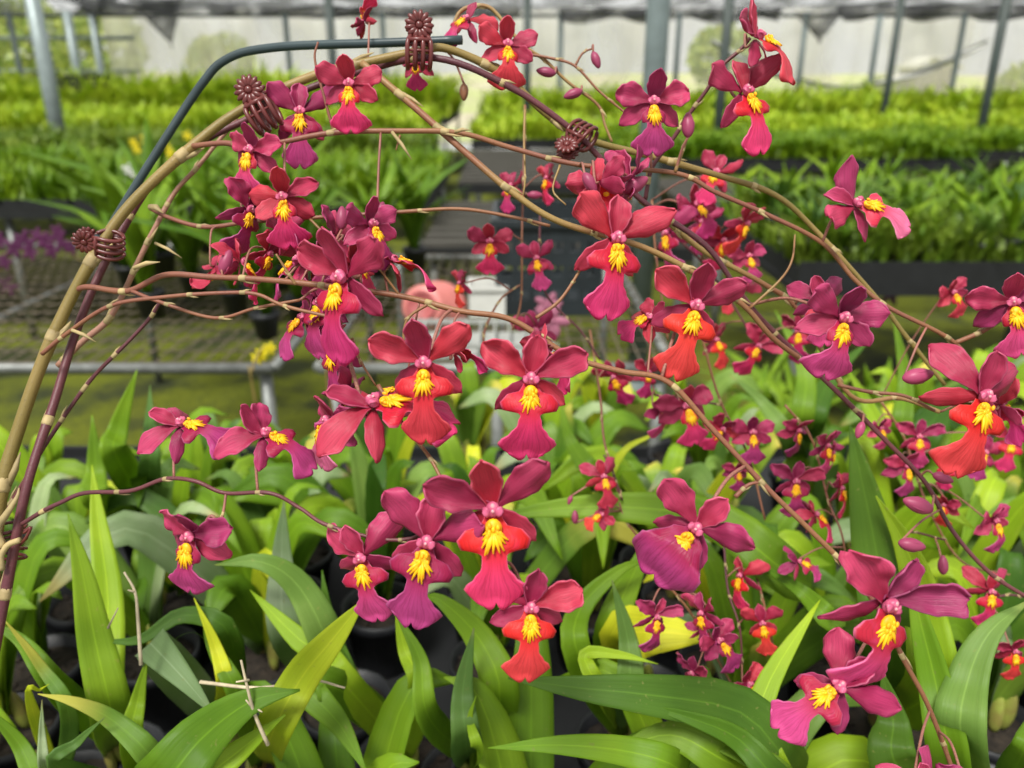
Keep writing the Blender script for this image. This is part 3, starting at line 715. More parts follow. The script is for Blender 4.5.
# ------------------------------------------------------------------ support rod and clips
rod = thing('support_rod', 'bent dark grey coated rod over the arch, one end free beside the top clip', 'rod', P(120, 215, .50))
mb = MB(); mb.tube(cr([P(92, 262, .50), P(118, 215, .50), P(152, 160, .50), P(188, 104, .50), P(205, 80, .498), P(218, 65, .497), P(238, 54, .495), P(262, 49, .492), P(300, 45.5, .486), P(380, 43, .475), P(462, 40, .467)], 5), 4.2 * .5 / F, 12)
build('rod', mb, 'rod', rod)
def clip(x, y, d, L, ang, label, tilt=0.0, face=(0, 0)):
    """a flower-shaped claw clip: rosette, hinge and curved tines; L px overall length, ang deg of the head direction (0 up, 90 right)"""
    s = L * d / F; o = P(x, y, d)
    R = CAMR @ Matrix.Rotation(math.radians(ang), 3, 'Y') @ Matrix.Rotation(math.radians(face[0]), 3, 'Z') @ Matrix.Rotation(math.radians(face[1]), 3, 'X')
    t = thing('claw_clip', label, 'clip', o)
    W = lambda v: o + R @ (Vector(v) * s)
    for side in (-1, 1):
        mb = MB()       # rosette of ridged lobes around a button
        cz, cy = .30, side * -.10
        rad = .25 if side > 0 else .22
        for k in range(13):
            a = 2 * PI * k / 13
            mb.ell(W((math.cos(a) * rad * .68, cy + side * -.02, cz + math.sin(a) * rad * .68)), s * .115, s * .045, s * .055, R @ Matrix.Rotation(-a, 3, 'Y'), 8, 6)
        mb.ell(W((0, cy + side * -.03, cz)), s * .075, s * .05, s * .075, R, 10, 6)
        for k in range(20):
            pass
        mb.ell(W((0, cy + side * .02, cz)), s * rad * .8, s * .03, s * rad * .8, R, 16, 6)
        build('rosette', mb, 'clip', t)
        mb = MB()       # five curved tines
        for k in range(4):
            u = (k - 1.5) * .115
            pts = [W((u * .9, side * -.10, .12)), W((u * 1.25, side * -.20, -.02)), W((u * 1.3, side * -.22, -.22)), W((u * 1.25, side * -.15, -.40)), W((u * 1.2, side * -.02, -.48))]
            mb.tube(cr(pts, 4), [s * .046] * 16 + [s * .026], 6)
        mb.tube([W((-.21, side * -.19, .02)), W((0, side * -.205, .03)), W((.21, side * -.19, .02))], s * .045, 8)
        mb.tube([W((-.23, side * -.215, -.18)), W((0, side * -.225, -.17)), W((.23, side * -.215, -.18))], s * .026, 8)
        build('jaw', mb, 'clip', t)
    mb = MB(); mb.tube([W((-.16, 0, .08)), W((.16, 0, .08))], s * .06, 10)
    build('hinge', mb, 'rod', t)
    return t
clip(419, 43, .448, 52, 0, 'maroon flower-shaped claw clip at the top of the arch, holding the rod end', face=(8, 12))
clip(259, 106, .448, 54, -28, 'maroon claw clip on the upper left of the arch, flower head in full view', face=(-5, 5))
clip(101, 243, .445, 46, -72, 'reddish claw clip gripping the arch on the left, above the wire bench', face=(-35, 10))
clip(576, 140, .458, 46, 215, 'small dark maroon claw clip right of the top, where the two thick stems cross', face=(25, 20))
tie = thing('twist_tie', 'brown wire twisted round the thick stems at the left edge', 'wire tie', P(10, 540, .42))
mb = MB()
for k in range(5):
    pts = []
    c = P(7, 528 + k * 7, .428)
    for q in range(13):
        a = 2 * PI * q / 12
        pts.append(c + RGT * (math.cos(a) * .0085) + VIEW * (math.sin(a) * .010) + UPV * (.0016 * math.sin(a + k)))
    mb.tube(pts, .0009, 6)
mb.tube(cr([P(20, 545, .418), P(26, 538, .412), P(31, 527, .410), P(24, 533, .411)], 4), .0008, 6)
build('wire_loops', mb, 'clip', tie)
hm = MB()
hm.tube(cr([P(1, 548, .415), P(-3, 530, .415), P(8, 512, .414), P(17, 497, .415), P(19, 488, .417)], 4), [.003 * (1 - k / 18) for k in range(17)], 7)
hm.tube(cr([P(2, 570, .415), P(1, 556, .414), P(8, 545, .414), P(20, 540, .414)], 4), .0016, 7)
build('dry_sheath', hm, 'bract', tie)

# ------------------------------------------------------------------ leaves and potted plants of the near bench
BENCH = .665; POT_H = .085; CROWN = BENCH + POT_H
def leaf_mb(mb, pts, width, fold=.18, twist=0.0, face=None, rows=15, cols=7, th=.0007, tip=.55, base=.55, curl=0.0, mi=0):
    """pts: centre line; width in metres; face: direction the upper side should look"""
    c = cr(pts, max(3, rows // (len(pts) - 1))); n = len(c)
    L = [0]
    for a, b in zip(c, c[1:]): L.append(L[-1] + (b - a).length)
    G = []
    for i in range(n):
        t = L[i] / L[-1]
        T = (c[min(i + 1, n - 1)] - c[max(i - 1, 0)]).normalized()
        f = (face if face is not None else Vector((0, -.25, 1)))
        Wd = T.cross(f)
        if Wd.length < 1e-4: Wd = T.cross(Vector((0, 1, .1)))
        Wd.normalize(); Nn = Wd.cross(T).normalized()
        q = twist * (t - .3)
        Wd, Nn = Wd * math.cos(q) + Nn * math.sin(q), Nn * math.cos(q) - Wd * math.sin(q)
        w = width * .5 * (base + (1 - base) * min(1, t / .35) ** .8)
        if t > tip: w *= max(.03, 1 - ((t - tip) / (1 - tip)) ** 2.4)
        row = []
        for j in range(cols):
            u = -1 + 2 * j / (cols - 1)
            row.append(c[i] + Wd * (u * w) + Nn * (fold * abs(u) * w - .12 * fold * w + curl * u * w * t + .03 * w * math.sin(t * 19 + u * 2)))
        G.append(row)
    mb.grid(G, None, th, mi)

def pot_parts(root, org, r=.045, h=POT_H, mat='pot'):
    mb = MB(); o = org
    mb.lathe(o, [(r * .02, 0), (r * .74, 0), (r * .78, .004), (r * .98, h * .82), (r * 1.07, h * .83), (r * 1.08, h), (r * 1.0, h), (r * .95, h * .8), (r * .9, h * .78)], 20)
    build('pot', mb, mat, root)
    mb = MB(); mb.lathe(o, [(r * .95, h * .84), (r * .5, h * .90), (r * .02, h * .91)], 16)
    for k in range(10):
        a = k * 2.4; q = r * (.2 + .07 * k)
        mb.ell(o + Vector((math.cos(a) * q, math.sin(a) * q, h * .88)), r * .16, r * .1, r * .08, Matrix.Rotation(a, 3, 'Z'), 6, 4)
    build('potting_bark', mb, 'bark', root)
def bulbs(root, org, rg, n=3, h=POT_H):
    for k in range(n):
        a = rg.uniform(0, 6.28); q = rg.uniform(.006, .02); c = org + Vector((math.cos(a) * q, math.sin(a) * q, h + .018))
        mb = MB(); mb.ell(c, .009, .006, .026, Matrix.Rotation(rg.uniform(-.3, .3), 3, 'X') @ Matrix.Rotation(a, 3, 'Z'), 10, 8, 0, lambda t: 1.15 - .55 * t)
        build('pseudobulb', mb, 'bulb', root)

# hand placed leaves: plants = (label, pot pixel(x,y on the crown plane), [ (points px (x,y,depth), width px, material, fold, facing tweak) ])
near_pots = []
def plant(label, px, leaves, fill=0, seed=0):
    crown = PZ(px[0], px[1], CROWN) if len(px) == 2 else Vector(px)
    org = Vector((crown.x, crown.y, BENCH))
    root = thing('potted_orchid', label, 'potted orchid', org)
    rg = random.Random(seed + 50)
    pot_parts(root, org); bulbs(root, org, rg)
    for pts, w, mat, fold, tw in leaves:
        d = sum(p[2] for p in pts) / len(pts)
        P3 = [P(*p) for p in pts]
        foot = crown + Vector((rg.uniform(-.01, .01), rg.uniform(-.01, .01), .01))
        P3 = [foot] + P3
        mb = MB()
        leaf_mb(mb, P3, w * 1.22 * d / F, fold, tw, face=(CAM - P3[-2]).normalized() + Vector((rg.uniform(-.25, .25), 0, .12)), rows=18, tip=.78 if (mat == 'leaf_yellow' and w > 30) else .55)
        build('leaf', mb, mat, root)
    near_pots.append((org, root))
    return root, org

plant('orchid with a tall upright brown-tipped leaf, by the foot of the arch at left', (112, 758), [
    ([(112, 715, .56), (95, 640, .545), (82, 570, .54), (68, 514, .54)], 33, 'leaf_mid', .15, 0),
    ([(105, 700, .58), (108, 600, .60), (98, 520, .62), (92, 465, .63)], 26, 'leaf_bright', .2, .2),
    ([(60, 690, .54), (20, 640, .53), (-20, 622, .53)], 26, 'leaf_mid', .15, 0)], seed=1)
plant('orchid with narrow yellow leaf slanting down from the left edge', (66, 790), [
    ([(70, 720, .52), (40, 665, .51), (2, 617, .50)], 16, 'leaf_tip', .15, 0),
    ([(30, 700, .50), (40, 690, .49), (49, 684, .485)], 12, 'leaf_yellow', .1, 0),
    ([(40, 790, .52), (18, 742, .51), (-25, 700, .50)], 22, 'leaf_mid', .2, 0),
    ([(45, 770, .51), (42, 735, .50), (42, 700, .50)], 16, 'leaf_pale', .3, 0)], seed=2)
plant('orchid whose green leaf ends in a cream yellow tip, at the lower left', (160, 800), [
    ([(155, 766, .50), (115, 722, .49), (75, 702, .485), (38, 694, .485)], 26, 'leaf_tip', .1, 0),
    ([(60, 768, .49), (78, 742, .48), (104, 718, .475)], 20, 'leaf_grey', .2, 0),
    ([(133, 740, .54), (138, 700, .535), (148, 655, .535)], 24, 'leaf_bright', .25, 0)], seed=3)
plant('orchid with a short wide whitish mottled leaf and a narrow lime leaf beside it', (228, 738), [
    ([(205, 640, .55), (160, 646, .545)], 0.1, 'leaf_mid', .1, 0),
    ([(226, 690, .56), (215, 645, .55), (194, 598, .55)], 20, 'leaf_yellow', .25, 0),
    ([(165, 660, .56), (152, 645, .53), (185, 680, .515), (217, 718, .51)], 38, 'leaf_pale', .1, 0),
    ([(232, 640, .57), (185, 615, .56), (140, 640, .55), (95, 640, .55)], 20, 'leaf_dark', .2, 0)], seed=4)
plant('orchid with a very long yellow-green leaf slanting up to a cut dry end', (262, 775), [
    ([(270, 740, .50), (300, 680, .485), (332, 640, .475), (366, 598, .47)], 31, 'leaf_yellow', .25, 0),
    ([(240, 700, .55), (210, 640, .56), (205, 600, .56)], 20, 'leaf_mid', .2, 0)], seed=5)
plant('orchid with a broad pale green leaf arching above the lower left leaves', (345, 700), [
    ([(330, 650, .60), (300, 588, .58), (262, 562, .57), (215, 565, .57)], 34, 'leaf_grey', .12, 0),
    ([(290, 640, .62), (282, 560, .63), (284, 500, .64)], 30, 'leaf_pale', .12, 0),
    ([(350, 690, .60), (330, 630, .61), (322, 570, .62)], 24, 'leaf_mid', .2, 0)], seed=6)
plant('orchid with a wide green blade filling the bottom edge below the yellow-green leaf', (130, 850), [
    ([(160, 790, .47), (200, 740, .46), (250, 702, .455), (300, 690, .46)], 62, 'leaf_mid', .12, 0),
    ([(190, 790, .48), (240, 750, .47), (285, 715, .47)], 40, 'leaf_bright', .12, 0)], seed=7)
plant('orchid with two leaves drooping to the bottom edge left of centre', (405, 760), [
    ([(340, 690, .56), (310, 690, .54), (340, 725, .53), (368, 775, .52)], 34, 'leaf_mid', .15, 0),
    ([(350, 690, .57), (320, 650, .58), (300, 640, .58), (250, 590, .60)], 26, 'leaf_bright', .15, 0),
    ([(420, 690, .57), (405, 650, .57), (395, 610, .57)], 26, 'leaf_bright', .15, 0)], seed=8)
plant('orchid with an upright blue-green leaf below the hanging flowers near centre', (470, 775), [
    ([(466, 740, .53), (463, 690, .525), (474, 628, .525)], 30, 'leaf_grey', .25, 0),
    ([(478, 750, .52), (470, 720, .515), (476, 696, .51)], 18, 'leaf_bright', .2, 0),
    ([(430, 720, .54), (420, 660, .535), (395, 612, .54)], 26, 'leaf_mid', .2, 0),
    ([(500, 700, .56), (480, 640, .56), (440, 600, .56), (420, 600, .57)], 34, 'leaf_bright', .12, 0)], seed=9)
plant('orchid with a pale broad leaf lying along the bottom edge at centre', (690, 800), [
    ([(680, 770, .49), (630, 752, .475), (560, 745, .47), (488, 748, .47)], 30, 'leaf_bright', .1, 0)], seed=10)
plant('orchid with a wide dark green leaf lying wet across the lower centre right', (815, 800), [
    ([(790, 765, .50), (740, 712, .485), (650, 695, .475), (580, 688, .475), (508, 678, .48)], 44, 'leaf_dark', .15, 0),
    ([(790, 790, .48), (740, 740, .47), (690, 718, .47), (640, 704, .475)], 30, 'leaf_mid', .35, .2),
    ([(740, 768, .50), (670, 735, .49), (600, 760, .49)], 40, 'leaf_mid', .1, 0)], seed=11)
plant('orchid with a broad leaf stretched level below the red flowers at centre', (815, 600), [
    ([(790, 575, .60), (720, 522, .60), (640, 508, .60), (560, 508, .61), (480, 520, .62)], 38, 'leaf_mid', .12, 0),
    ([(830, 620, .58), (800, 590, .57), (750, 560, .57)], 32, 'leaf_mid', .15, 0)], seed=12)
plant('orchid with an upright blue-green blade and a short curled lime tip, centre', (625, 740), [
    ([(630, 690, .55), (628, 640, .545), (612, 580, .55)], 30, 'leaf_grey', .25, 0),
    ([(600, 690, .54), (585, 655, .53), (620, 655, .525), (658, 664, .52)], 20, 'leaf_bright', .3, 0),
    ([(580, 660, .56), (580, 610, .57), (620, 570, .58), (650, 560, .59)], 26, 'leaf_bright', .2, 0)], seed=13)
plant('orchid with a broad yellow-green leaf level behind the low small flowers', (640, 690), [
    ([(625, 640, .585), (650, 632, .58), (690, 635, .575), (712, 640, .572)], 44, 'leaf_yellow', .1, 0),
    ([(610, 640, .60), (640, 560, .62), (660, 520, .62)], 30, 'leaf_bright', .1, 0)], seed=14)
plant('orchid with a broad dark upright leaf at right behind the largest purple bloom', (890, 725), [
    ([(893, 640, .56), (878, 560, .555), (866, 500, .555), (850, 425, .56)], 50, 'leaf_dark', .2, 0),
    ([(930, 690, .55), (925, 610, .54), (905, 545, .535), (876, 496, .535)], 42, 'leaf_bright', .3, 0)], seed=15)
plant('orchid with a long light green leaf running to the bottom edge at right', (955, 830), [
    ([(950, 760, .50), (935, 680, .50), (918, 610, .505), (912, 560, .51)], 34, 'leaf_bright', .35, 0),
    ([(900, 770, .50), (893, 720, .50), (882, 670, .50)], 56, 'leaf_dark', .12, 0)], seed=16)
plant('orchid with a wide curved grey-green leaf at the right edge', (990, 800), [
    ([(962, 740, .49), (968, 680, .49), (990, 632, .495), (1030, 600, .50)], 46, 'leaf_grey', .15, 0),
    ([(1020, 760, .50), (1035, 720, .50), (1060, 690, .50)], 30, 'leaf_mid', .15, 0)], seed=17)
plant('orchid with leaves slanting up left beneath the double bloom at lower right', (800, 840), [
    ([(780, 780, .50), (760, 730, .50), (770, 680, .51), (820, 600, .53)], 26, 'leaf_bright', .2, 0),
    ([(790, 790, .49), (750, 755, .485), (700, 735, .49), (660, 715, .50)], 30, 'leaf_mid', .3, 0)], seed=18)
plant('orchid with two upright bright leaves standing out at the upper left against the moss', (150, 520), [
    ([(118, 460, .80), (118, 430, .80), (137, 370, .80)], 30, 'leaf_bright', .1, 0),
    ([(100, 500, .80), (96, 470, .80), (92, 415, .80)], 30, 'leaf_mid', .1, 0),
    ([(150, 470, .82), (150, 420, .84), (150, 385, .86)], 20, 'leaf_grey', .2, 0)], seed=19)

plant('orchid with tall narrow leaves against the dark aisle at right, below the bud', (900, 480), [
    ([(900, 440, .92), (905, 380, .92), (893, 315, .93)], 20, 'leaf_mid', .15, .3),
    ([(915, 450, .92), (950, 400, .92), (1000, 372, .93)], 30, 'leaf_dark', .12, 0),
    ([(890, 450, .92), (865, 400, .92), (845, 365, .93)], 22, 'leaf_bright', .12, 0)], seed=20)
plant('orchid with pale-edged leaves rising behind the small flowers at centre right', (800, 470), [
    ([(800, 430, .95), (805, 370, .95), (775, 310, .97)], 22, 'leaf_mid', .12, 0),
    ([(810, 430, .95), (830, 380, .95), (870, 340, .97)], 22, 'leaf_dark', .12, 0),
    ([(790, 440, .95), (760, 400, .95), (730, 375, .96)], 20, 'leaf_grey', .12, 0)], seed=21)
plant('orchid with a narrow yellow leaf arching at centre above the level leaf', (620, 500), [
    ([(610, 480, .80), (625, 450, .79), (650, 436, .785), (668, 424, .78)], 13, 'leaf_yellow', .15, 0),
    ([(600, 480, .82), (570, 440, .82), (560, 395, .83)], 24, 'leaf_bright', .15, 0)], seed=22)
# filler plants in a staggered grid on the near bench
spec = [(o.x, o.y) for o, _ in near_pots]
def blocked(c):
    for p in c:
        q = proj(p)
        if q is None or q[2] < .53: return True
        for x, y, r, d in SPOTS:
            if q[2] < d + .03 and (q[0] - x) ** 2 + (q[1] - y) ** 2 < (r * 1.2) ** 2: return True
    return False
fr = random.Random(11)
MATS = ['leaf_mid'] * 5 + ['leaf_bright'] * 6 + ['leaf_dark'] * 1 + ['leaf_grey'] * 2 + ['leaf_yellow'] * 2 + ['leaf_tip'] * 2 + ['leaf_pale']
row = 0; yy = .42; nfill = 0
while yy < 1.32:
    half = .30 + yy * .72
    SP = .122; n = int(2 * half / SP)
    for k in range(n + 1):
        x = -half + k * SP + (row % 2) * SP * .5 + fr.uniform(-.012, .012); y = yy + fr.uniform(-.012, .012)
        if any((x - a) ** 2 + (y - b) ** 2 < .088 ** 2 for a, b in spec): continue
        if fr.random() < .10 or (yy > 1.05 and x < -.30 + .2 * fr.random()): continue
        org = Vector((x, y, BENCH))
        q = proj(org + Vector((0, 0, .12)))
        if q is None or q[0] < -120 or q[0] > 1150 or q[1] > 980: continue
        side = 'left' if x < -.25 else ('right' if x > .25 else 'middle')
        depth = 'back' if yy > 1.0 else ('front' if yy < .6 else 'middle')
        root = thing('potted_orchid', 'strap-leaved green orchid in a black pot, packed among the near bench plants', 'potted orchid', org, 'filler orchid plants crowding the near bench')
        pot_parts(root, org)
        bulbs(root, org, fr, 2)
        nl = fr.randint(6, 9)
        hmax = .27 if yy < .9 else .21
        for li in range(nl):
            for attempt in range(6):
                a = 2 * PI * (li + fr.uniform(-.3, .3)) / nl + row; Ln = fr.uniform(.12, hmax); lean = fr.uniform(.25, 1.0)
                rise = Ln * fr.uniform(.72, .98); out = Ln * lean * .75
                b = org + Vector((0, 0, POT_H + .01)); dr = Vector((math.cos(a), math.sin(a) * .8 - .1, 0))
                pts = [b, b + dr * out * .25 + Vector((0, 0, rise * .45)), b + dr * out * .62 + Vector((0, 0, rise * .86)), b + dr * out * 1.05 + Vector((0, 0, rise * (1.02 - .35 * lean)))]
                if not blocked(cr(pts, 3)): break
            else: continue
            mb = MB(); leaf_mb(mb, pts, fr.uniform(.022, .042), fr.uniform(.1, .3), fr.uniform(-.5, .5), rows=12, cols=5, tip=.5, face=Vector((-dr.x * .5, -.7, .9)))
            build('leaf', mb, fr.choice(MATS), root)
        nfill += 1
    yy += .10; row += 1
print('filler plants', nfill)

# dry flower stalks between the leaves
def dry(label, pts, forks):
    t = thing('dry_flower_stalk', label, 'dry stalk', P(*pts[0]))
    mb = MB(); c = cr([P(*p) for p in pts], 4); mb.tube(c, [.0012 * (1 - .5 * i / len(c)) for i in range(len(c))], 6)
    for f in forks: mb.tube([P(*p) for p in f], [.0008, .0004] if len(f) == 2 else .0008, 6)
    build('stalk', mb, 'dry', t)
dry('bare whitish dried stalk with stubby forks, among leaves at the left', [(141, 665, .50), (138, 620, .50), (135, 592, .50), (124, 572, .50)], [[(135, 592, .50), (128, 590, .497)], [(108, 628, .50), (118, 608, .495)]])
dry('pale dried twig with hooked prongs at the lower left', [(268, 745, .46), (255, 715, .455), (248, 690, .45), (241, 660, .45)], [[(249, 680, .45), (236, 682, .445)], [(254, 710, .455), (246, 700, .45)], [(256, 708, .455), (262, 712, .45)]])
dry('thin pale twig lying level across the yellow-green leaf', [(200, 682, .50), (260, 688, .497), (310, 680, .495), (345, 688, .495)], [])

# near bench
def wire_bench(label, x0, x1, y0, y1, z, step=.05, wr=.0016, frame='galv', wires='rust', legs=True, name='wire_bench', loc=None):
    t = thing(name, label, 'bench', Vector(((x0 + x1) / 2, (y0 + y1) / 2, 0)))
    mb = MB(); n = int((x1 - x0) / step)
    for k in range(n + 1):
        x = x0 + (x1 - x0) * k / n; mb.tube([Vector((x, y0, z)), Vector((x, y1, z))], wr, 5)
    n = max(2, int((y1 - y0) / (step * 2.2)))
    for k in range(n + 1):
        y = y0 + (y1 - y0) * k / n; mb.tube([Vector((x0, y, z - wr * 2)), Vector((x1, y, z - wr * 2))], wr * 1.3, 5)
    build('wire_top', mb, wires, t)
    mb = MB(); r = .016
    for (a, b) in (((x0, y0), (x1, y0)), ((x0, y1), (x1, y1)), ((x0, y0), (x0, y1)), ((x1, y0), (x1, y1))):
        mb.tube([Vector((*a, z - .02)), Vector((*b, z - .02))], r, 10)
    m = 1
    while x0 + m * 1.1 < x1: mb.tube([Vector((x0 + m * 1.1, y0, z - .022)), Vector((x0 + m * 1.1, y1, z - .022))], r * .9, 8); m += 1
    build('frame', mb, frame, t)
    if legs:
        for x in (x0 + .03, (x0 + x1) / 2, x1 - .03):
            for y in (y0 + .03, y1 - .03):
                mb = MB(); mb.tube([Vector((x, y, 0)), Vector((x, y, z - .03))], .017, 10); build('leg', mb, frame, t)
    return t
wire_bench('near bench of dark wire mesh under the strap-leaved potted orchids', -1.35, 1.35, .36, 1.42, BENCH - .006, .045, wires='pot', frame='pot')
t = thing('gap_shade_sheet', 'added flat black gap liner under the pots of the near bench', 'tray', Vector((0, .9, BENCH - .003)))  # black sheet added over the mesh so gaps between pots look deeply shaded
mb = MB(); mb.box((-1.33, .38, BENCH - .0035), (1.33, 1.40, BENCH - .0005)); mb.box((-1.33, 1.39, BENCH - .003), (1.33, 1.40, BENCH + .02)); mb.box((-1.33, .38, BENCH - .003), (1.33, .39, BENCH + .02)); build('darkener', mb, 'tray', t, False)
# left wire mesh bench beyond the aisle, centre and right benches
WB = wire_bench('bare rusty wire mesh bench at left beyond the mossy aisle', -2.7, -.62, 1.95, 3.55, .665, .042, .0022)
WC = wire_bench('wire bench at centre carrying the pink pot and the dark crate', -.5, .42, 1.95, 3.3, .665, .042, .0022)

# ------------------------------------------------------------------ things on the mid benches
t = thing('plastic_pot', 'pink plastic pot lying on its side on the centre bench', 'pot', PY(431, 312, 2.45))
o = PY(431, 309, 2.45); R = Matrix.Rotation(math.radians(-112), 3, 'X') @ Matrix.Rotation(math.radians(12), 3, 'Y')
mb = MB(); mb.lathe(Vector(), [(.004, -.09), (.060, -.09), (.066, -.085), (.088, .055), (.098, .058), (.100, .085), (.092, .086), (.084, .055), (.060, -.078), (.004, -.08)], 28)
mb.v = [o + R @ p for p in mb.v]; build('pot_shell', mb, 'pinkpot', t)
mb = MB(); mb.lathe(Vector(), [(.046, -.0905), (.048, -.097), (.040, -.098), (.036, -.0915), (.012, -.0912)], 20); mb.v = [o + R @ p for p in mb.v]; build('drain_collar', mb, 'pinkdark', t)
t = thing('plastic_pot', 'small square white pot standing beside the pink pot', 'pot', PY(488, 325, 2.4))
o = PY(488, 325, 2.4); o.z = .668; mb = MB()
for s1, s2 in (((-.055, -.055), (.055, -.050)), ((-.055, .050), (.055, .055)), ((-.055, -.05), (-.050, .05)), ((.050, -.05), (.055, .05))):
    mb.box((s1[0], s1[1], 0), (s2[0], s2[1], .085), 0, None, o)
mb.box((-.062, -.062, .082), (.062, -.055, .096), 0, None, o); mb.box((-.062, .055, .082), (.062, .062, .096), 0, None, o)
mb.box((-.062, -.055, .082), (-.055, .055, .096), 0, None, o); mb.box((.055, -.055, .082), (.062, .055, .096), 0, None, o)
mb.box((-.05, -.05, 0), (.05, .05, .004), 0, None, o)
build('pot_shell', mb, 'whitepot', t, False)
t = thing('plastic_tray', 'low pale grey slatted tray on the centre bench behind the large blooms', 'tray', PZ(490, 343, .67))
o = PZ(480, 346, .67); mb = MB(); mb.box((-.2, -.11, 0), (.2, .11, .006), 0, None, o)
for k in range(11): mb.box((-.2 + k * .0395, -.112, .006), (-.195 + k * .0395, .112, .035), 0, None, o)
mb.box((-.205, -.115, .03), (.205, -.108, .042), 0, None, o); mb.box((-.205, .108, .03), (.205, .115, .042), 0, None, o)
build('tray_body', mb, 'tray_grey', t, False)
def crate(label, x0, x1, y0, y1, z0, h, mat='crate'):
    t = thing('plastic_crate', label, 'crate', Vector(((x0 + x1) / 2, (y0 + y1) / 2, z0)))
    mb = MB(); th = .012
    nb = 4
    for k in range(nb):
        za = z0 + h * k / nb + .008; zb = z0 + h * (k + .72) / nb
        mb.box((x0, y0, za), (x1, y0 + th, zb)); mb.box((x0, y1 - th, za), (x1, y1, zb)); mb.box((x0, y0 + th, za), (x0 + th, y1 - th, zb)); mb.box((x1 - th, y0 + th, za), (x1, y1 - th, zb))
    for k in range(7):
        x = x0 + (x1 - x0 - .02) * k / 6; mb.box((x, y0 + .001, z0), (x + .02, y0 + .011, z0 + h)); mb.box((x, y1 - .011, z0), (x + .02, y1 - .001, z0 + h))
    mb.box((x0, y0, z0), (x1, y1, z0 + .008))
    build('crate_body', mb, mat, t, False)
    mb = MB()
    mb.box((x0 - .012, y0 - .012, z0 + h - .02), (x1 + .012, y0 + .004, z0 + h)); mb.box((x0 - .012, y1 - .004, z0 + h - .02), (x1 + .012, y1 + .012, z0 + h))
    mb.box((x0 - .012, y0, z0 + h - .02), (x0 + .004, y1, z0 + h)); mb.box((x1 - .004, y0, z0 + h - .02), (x1 + .012, y1, z0 + h))
    build('rim', mb, 'crate', t, False)
    return t
crate('dark slatted crate on the centre bench behind the small flowers', -.05, .27, 2.35, 2.75, .67, .29)

# centre post and others
def post(label, x, y_top, x_bot, y_bot, Y, r, mat, z1=3.2, name='support_post'):
    """a straight vertical post through a picture point at distance Y"""
    p = PY(x_bot, y_bot, Y); t = Vector((p.x, Y, 0))
    mb = MB(); mb.tube([t, t + Vector((0, 0, z1))], r, 14)
    root = thing(name, label, 'post', t)
    build('pole', mb, mat, root)
    mb = MB(); mb.lathe(t, [(r * 2.2, 0), (r * 2.2, .01), (r * 1.2, .012), (r * 1.15, .05), (r * 1.0, .052)], 12); build('base_plate', mb, mat, root)
    return root
post('thick grey steel post in the middle, behind the flowers', 655, 0, 641, 300, 3.45, .046, 'post_grey', 2.9)
post('dark post just right of the thick grey centre post', 724, 0, 718, 130, 8.05, .045, 'post_dark', 2.42)
post('pale post nearest the left edge', 38, 0, 50, 90, 8.5, .075, 'post_light', 2.42)
post('thin pale post second from the left edge', 72, 0, 78, 75, 15.3, .08, 'post_light', 2.42)
post('thin dark post third from the left edge', 97, 0, 102, 75, 15.4, .07, 'post_light', 2.42)
post('dark post behind the top left of the arch', 333, 0, 335, 90, 11.3, .055, 'post_dark', 2.42)
post('dark post behind the top centre of the arch', 528, 0, 527, 90, 10.9, .05, 'post_dark', 2.42)
post('slim dark post at right, above the white-roofed hut side', 898, 0, 884, 112, 10.85, .045, 'post_dark', 2.42)
post('dark post nearest the right edge', 1003, 0, 978, 145, 8.05, .042, 'post_dark', 2.42)
for lab, (x, Y) in {'faint pole left of the hanging net fold': (20, 15.5), 'faint pole behind the sheeting left of the flower bud': (290, 15.5), 'faint pole right of the flower bud': (385, 15.5), 'faint pole behind the red flower at top': (560, 15.5), 'faint pole right of the centre post': (676, 15.5), 'faint pole under the dark net fold at right': (800, 15.5), 'faint pole left of the white hut': (872, 15.5), 'faint pole between the two slim dark posts': (955, 15.5)}.items():
    post(lab, x, 0, x, 70, Y, .05, 'post_grey', 2.42)

# ------------------------------------------------------------------ background benches with masses of seedlings
def mass(label, x0, x1, y0, y1, z, hgt, n, mat, seed, w=.010, name='seedling_mass', spread=1.1):
    w *= 1.5
    rg = random.Random(seed); mb = MB()
    for k in range(n):
        x = rg.uniform(x0, x1); y = y0 + (y1 - y0) * rg.random() ** 1.2
        a = rg.uniform(0, 6.28); h = hgt * rg.uniform(.45, 1.1) * (.85 + .8 * noise.noise(Vector((x * 2.6, y * 2.6, seed))))
        l = h * rg.uniform(.1, spread) ; d = Vector((math.cos(a), math.sin(a), 0)); s = Vector((-d.y, d.x, 0)) * w * rg.uniform(.6, 1.2)
        b = Vector((x, y, z)); m = b + d * l * .35 + Vector((0, 0, h * .6)); t = b + d * l + Vector((0, 0, h * rg.uniform(.8, 1)))
        o = len(mb.v)
        mb.v += [b - s * .6, b + s * .6, m - s, m + s, t]
        mb.f += [(o, o + 1, o + 3, o + 2), (o + 2, o + 3, o + 4)]; mb.uv += [[(0, 0)] * 4, [(0, 0)] * 3]; mb.mi += [0, 0]
    ob = build(name, mb, mat)
    tag(ob, label, 'seedlings', None, 'stuff'); return ob
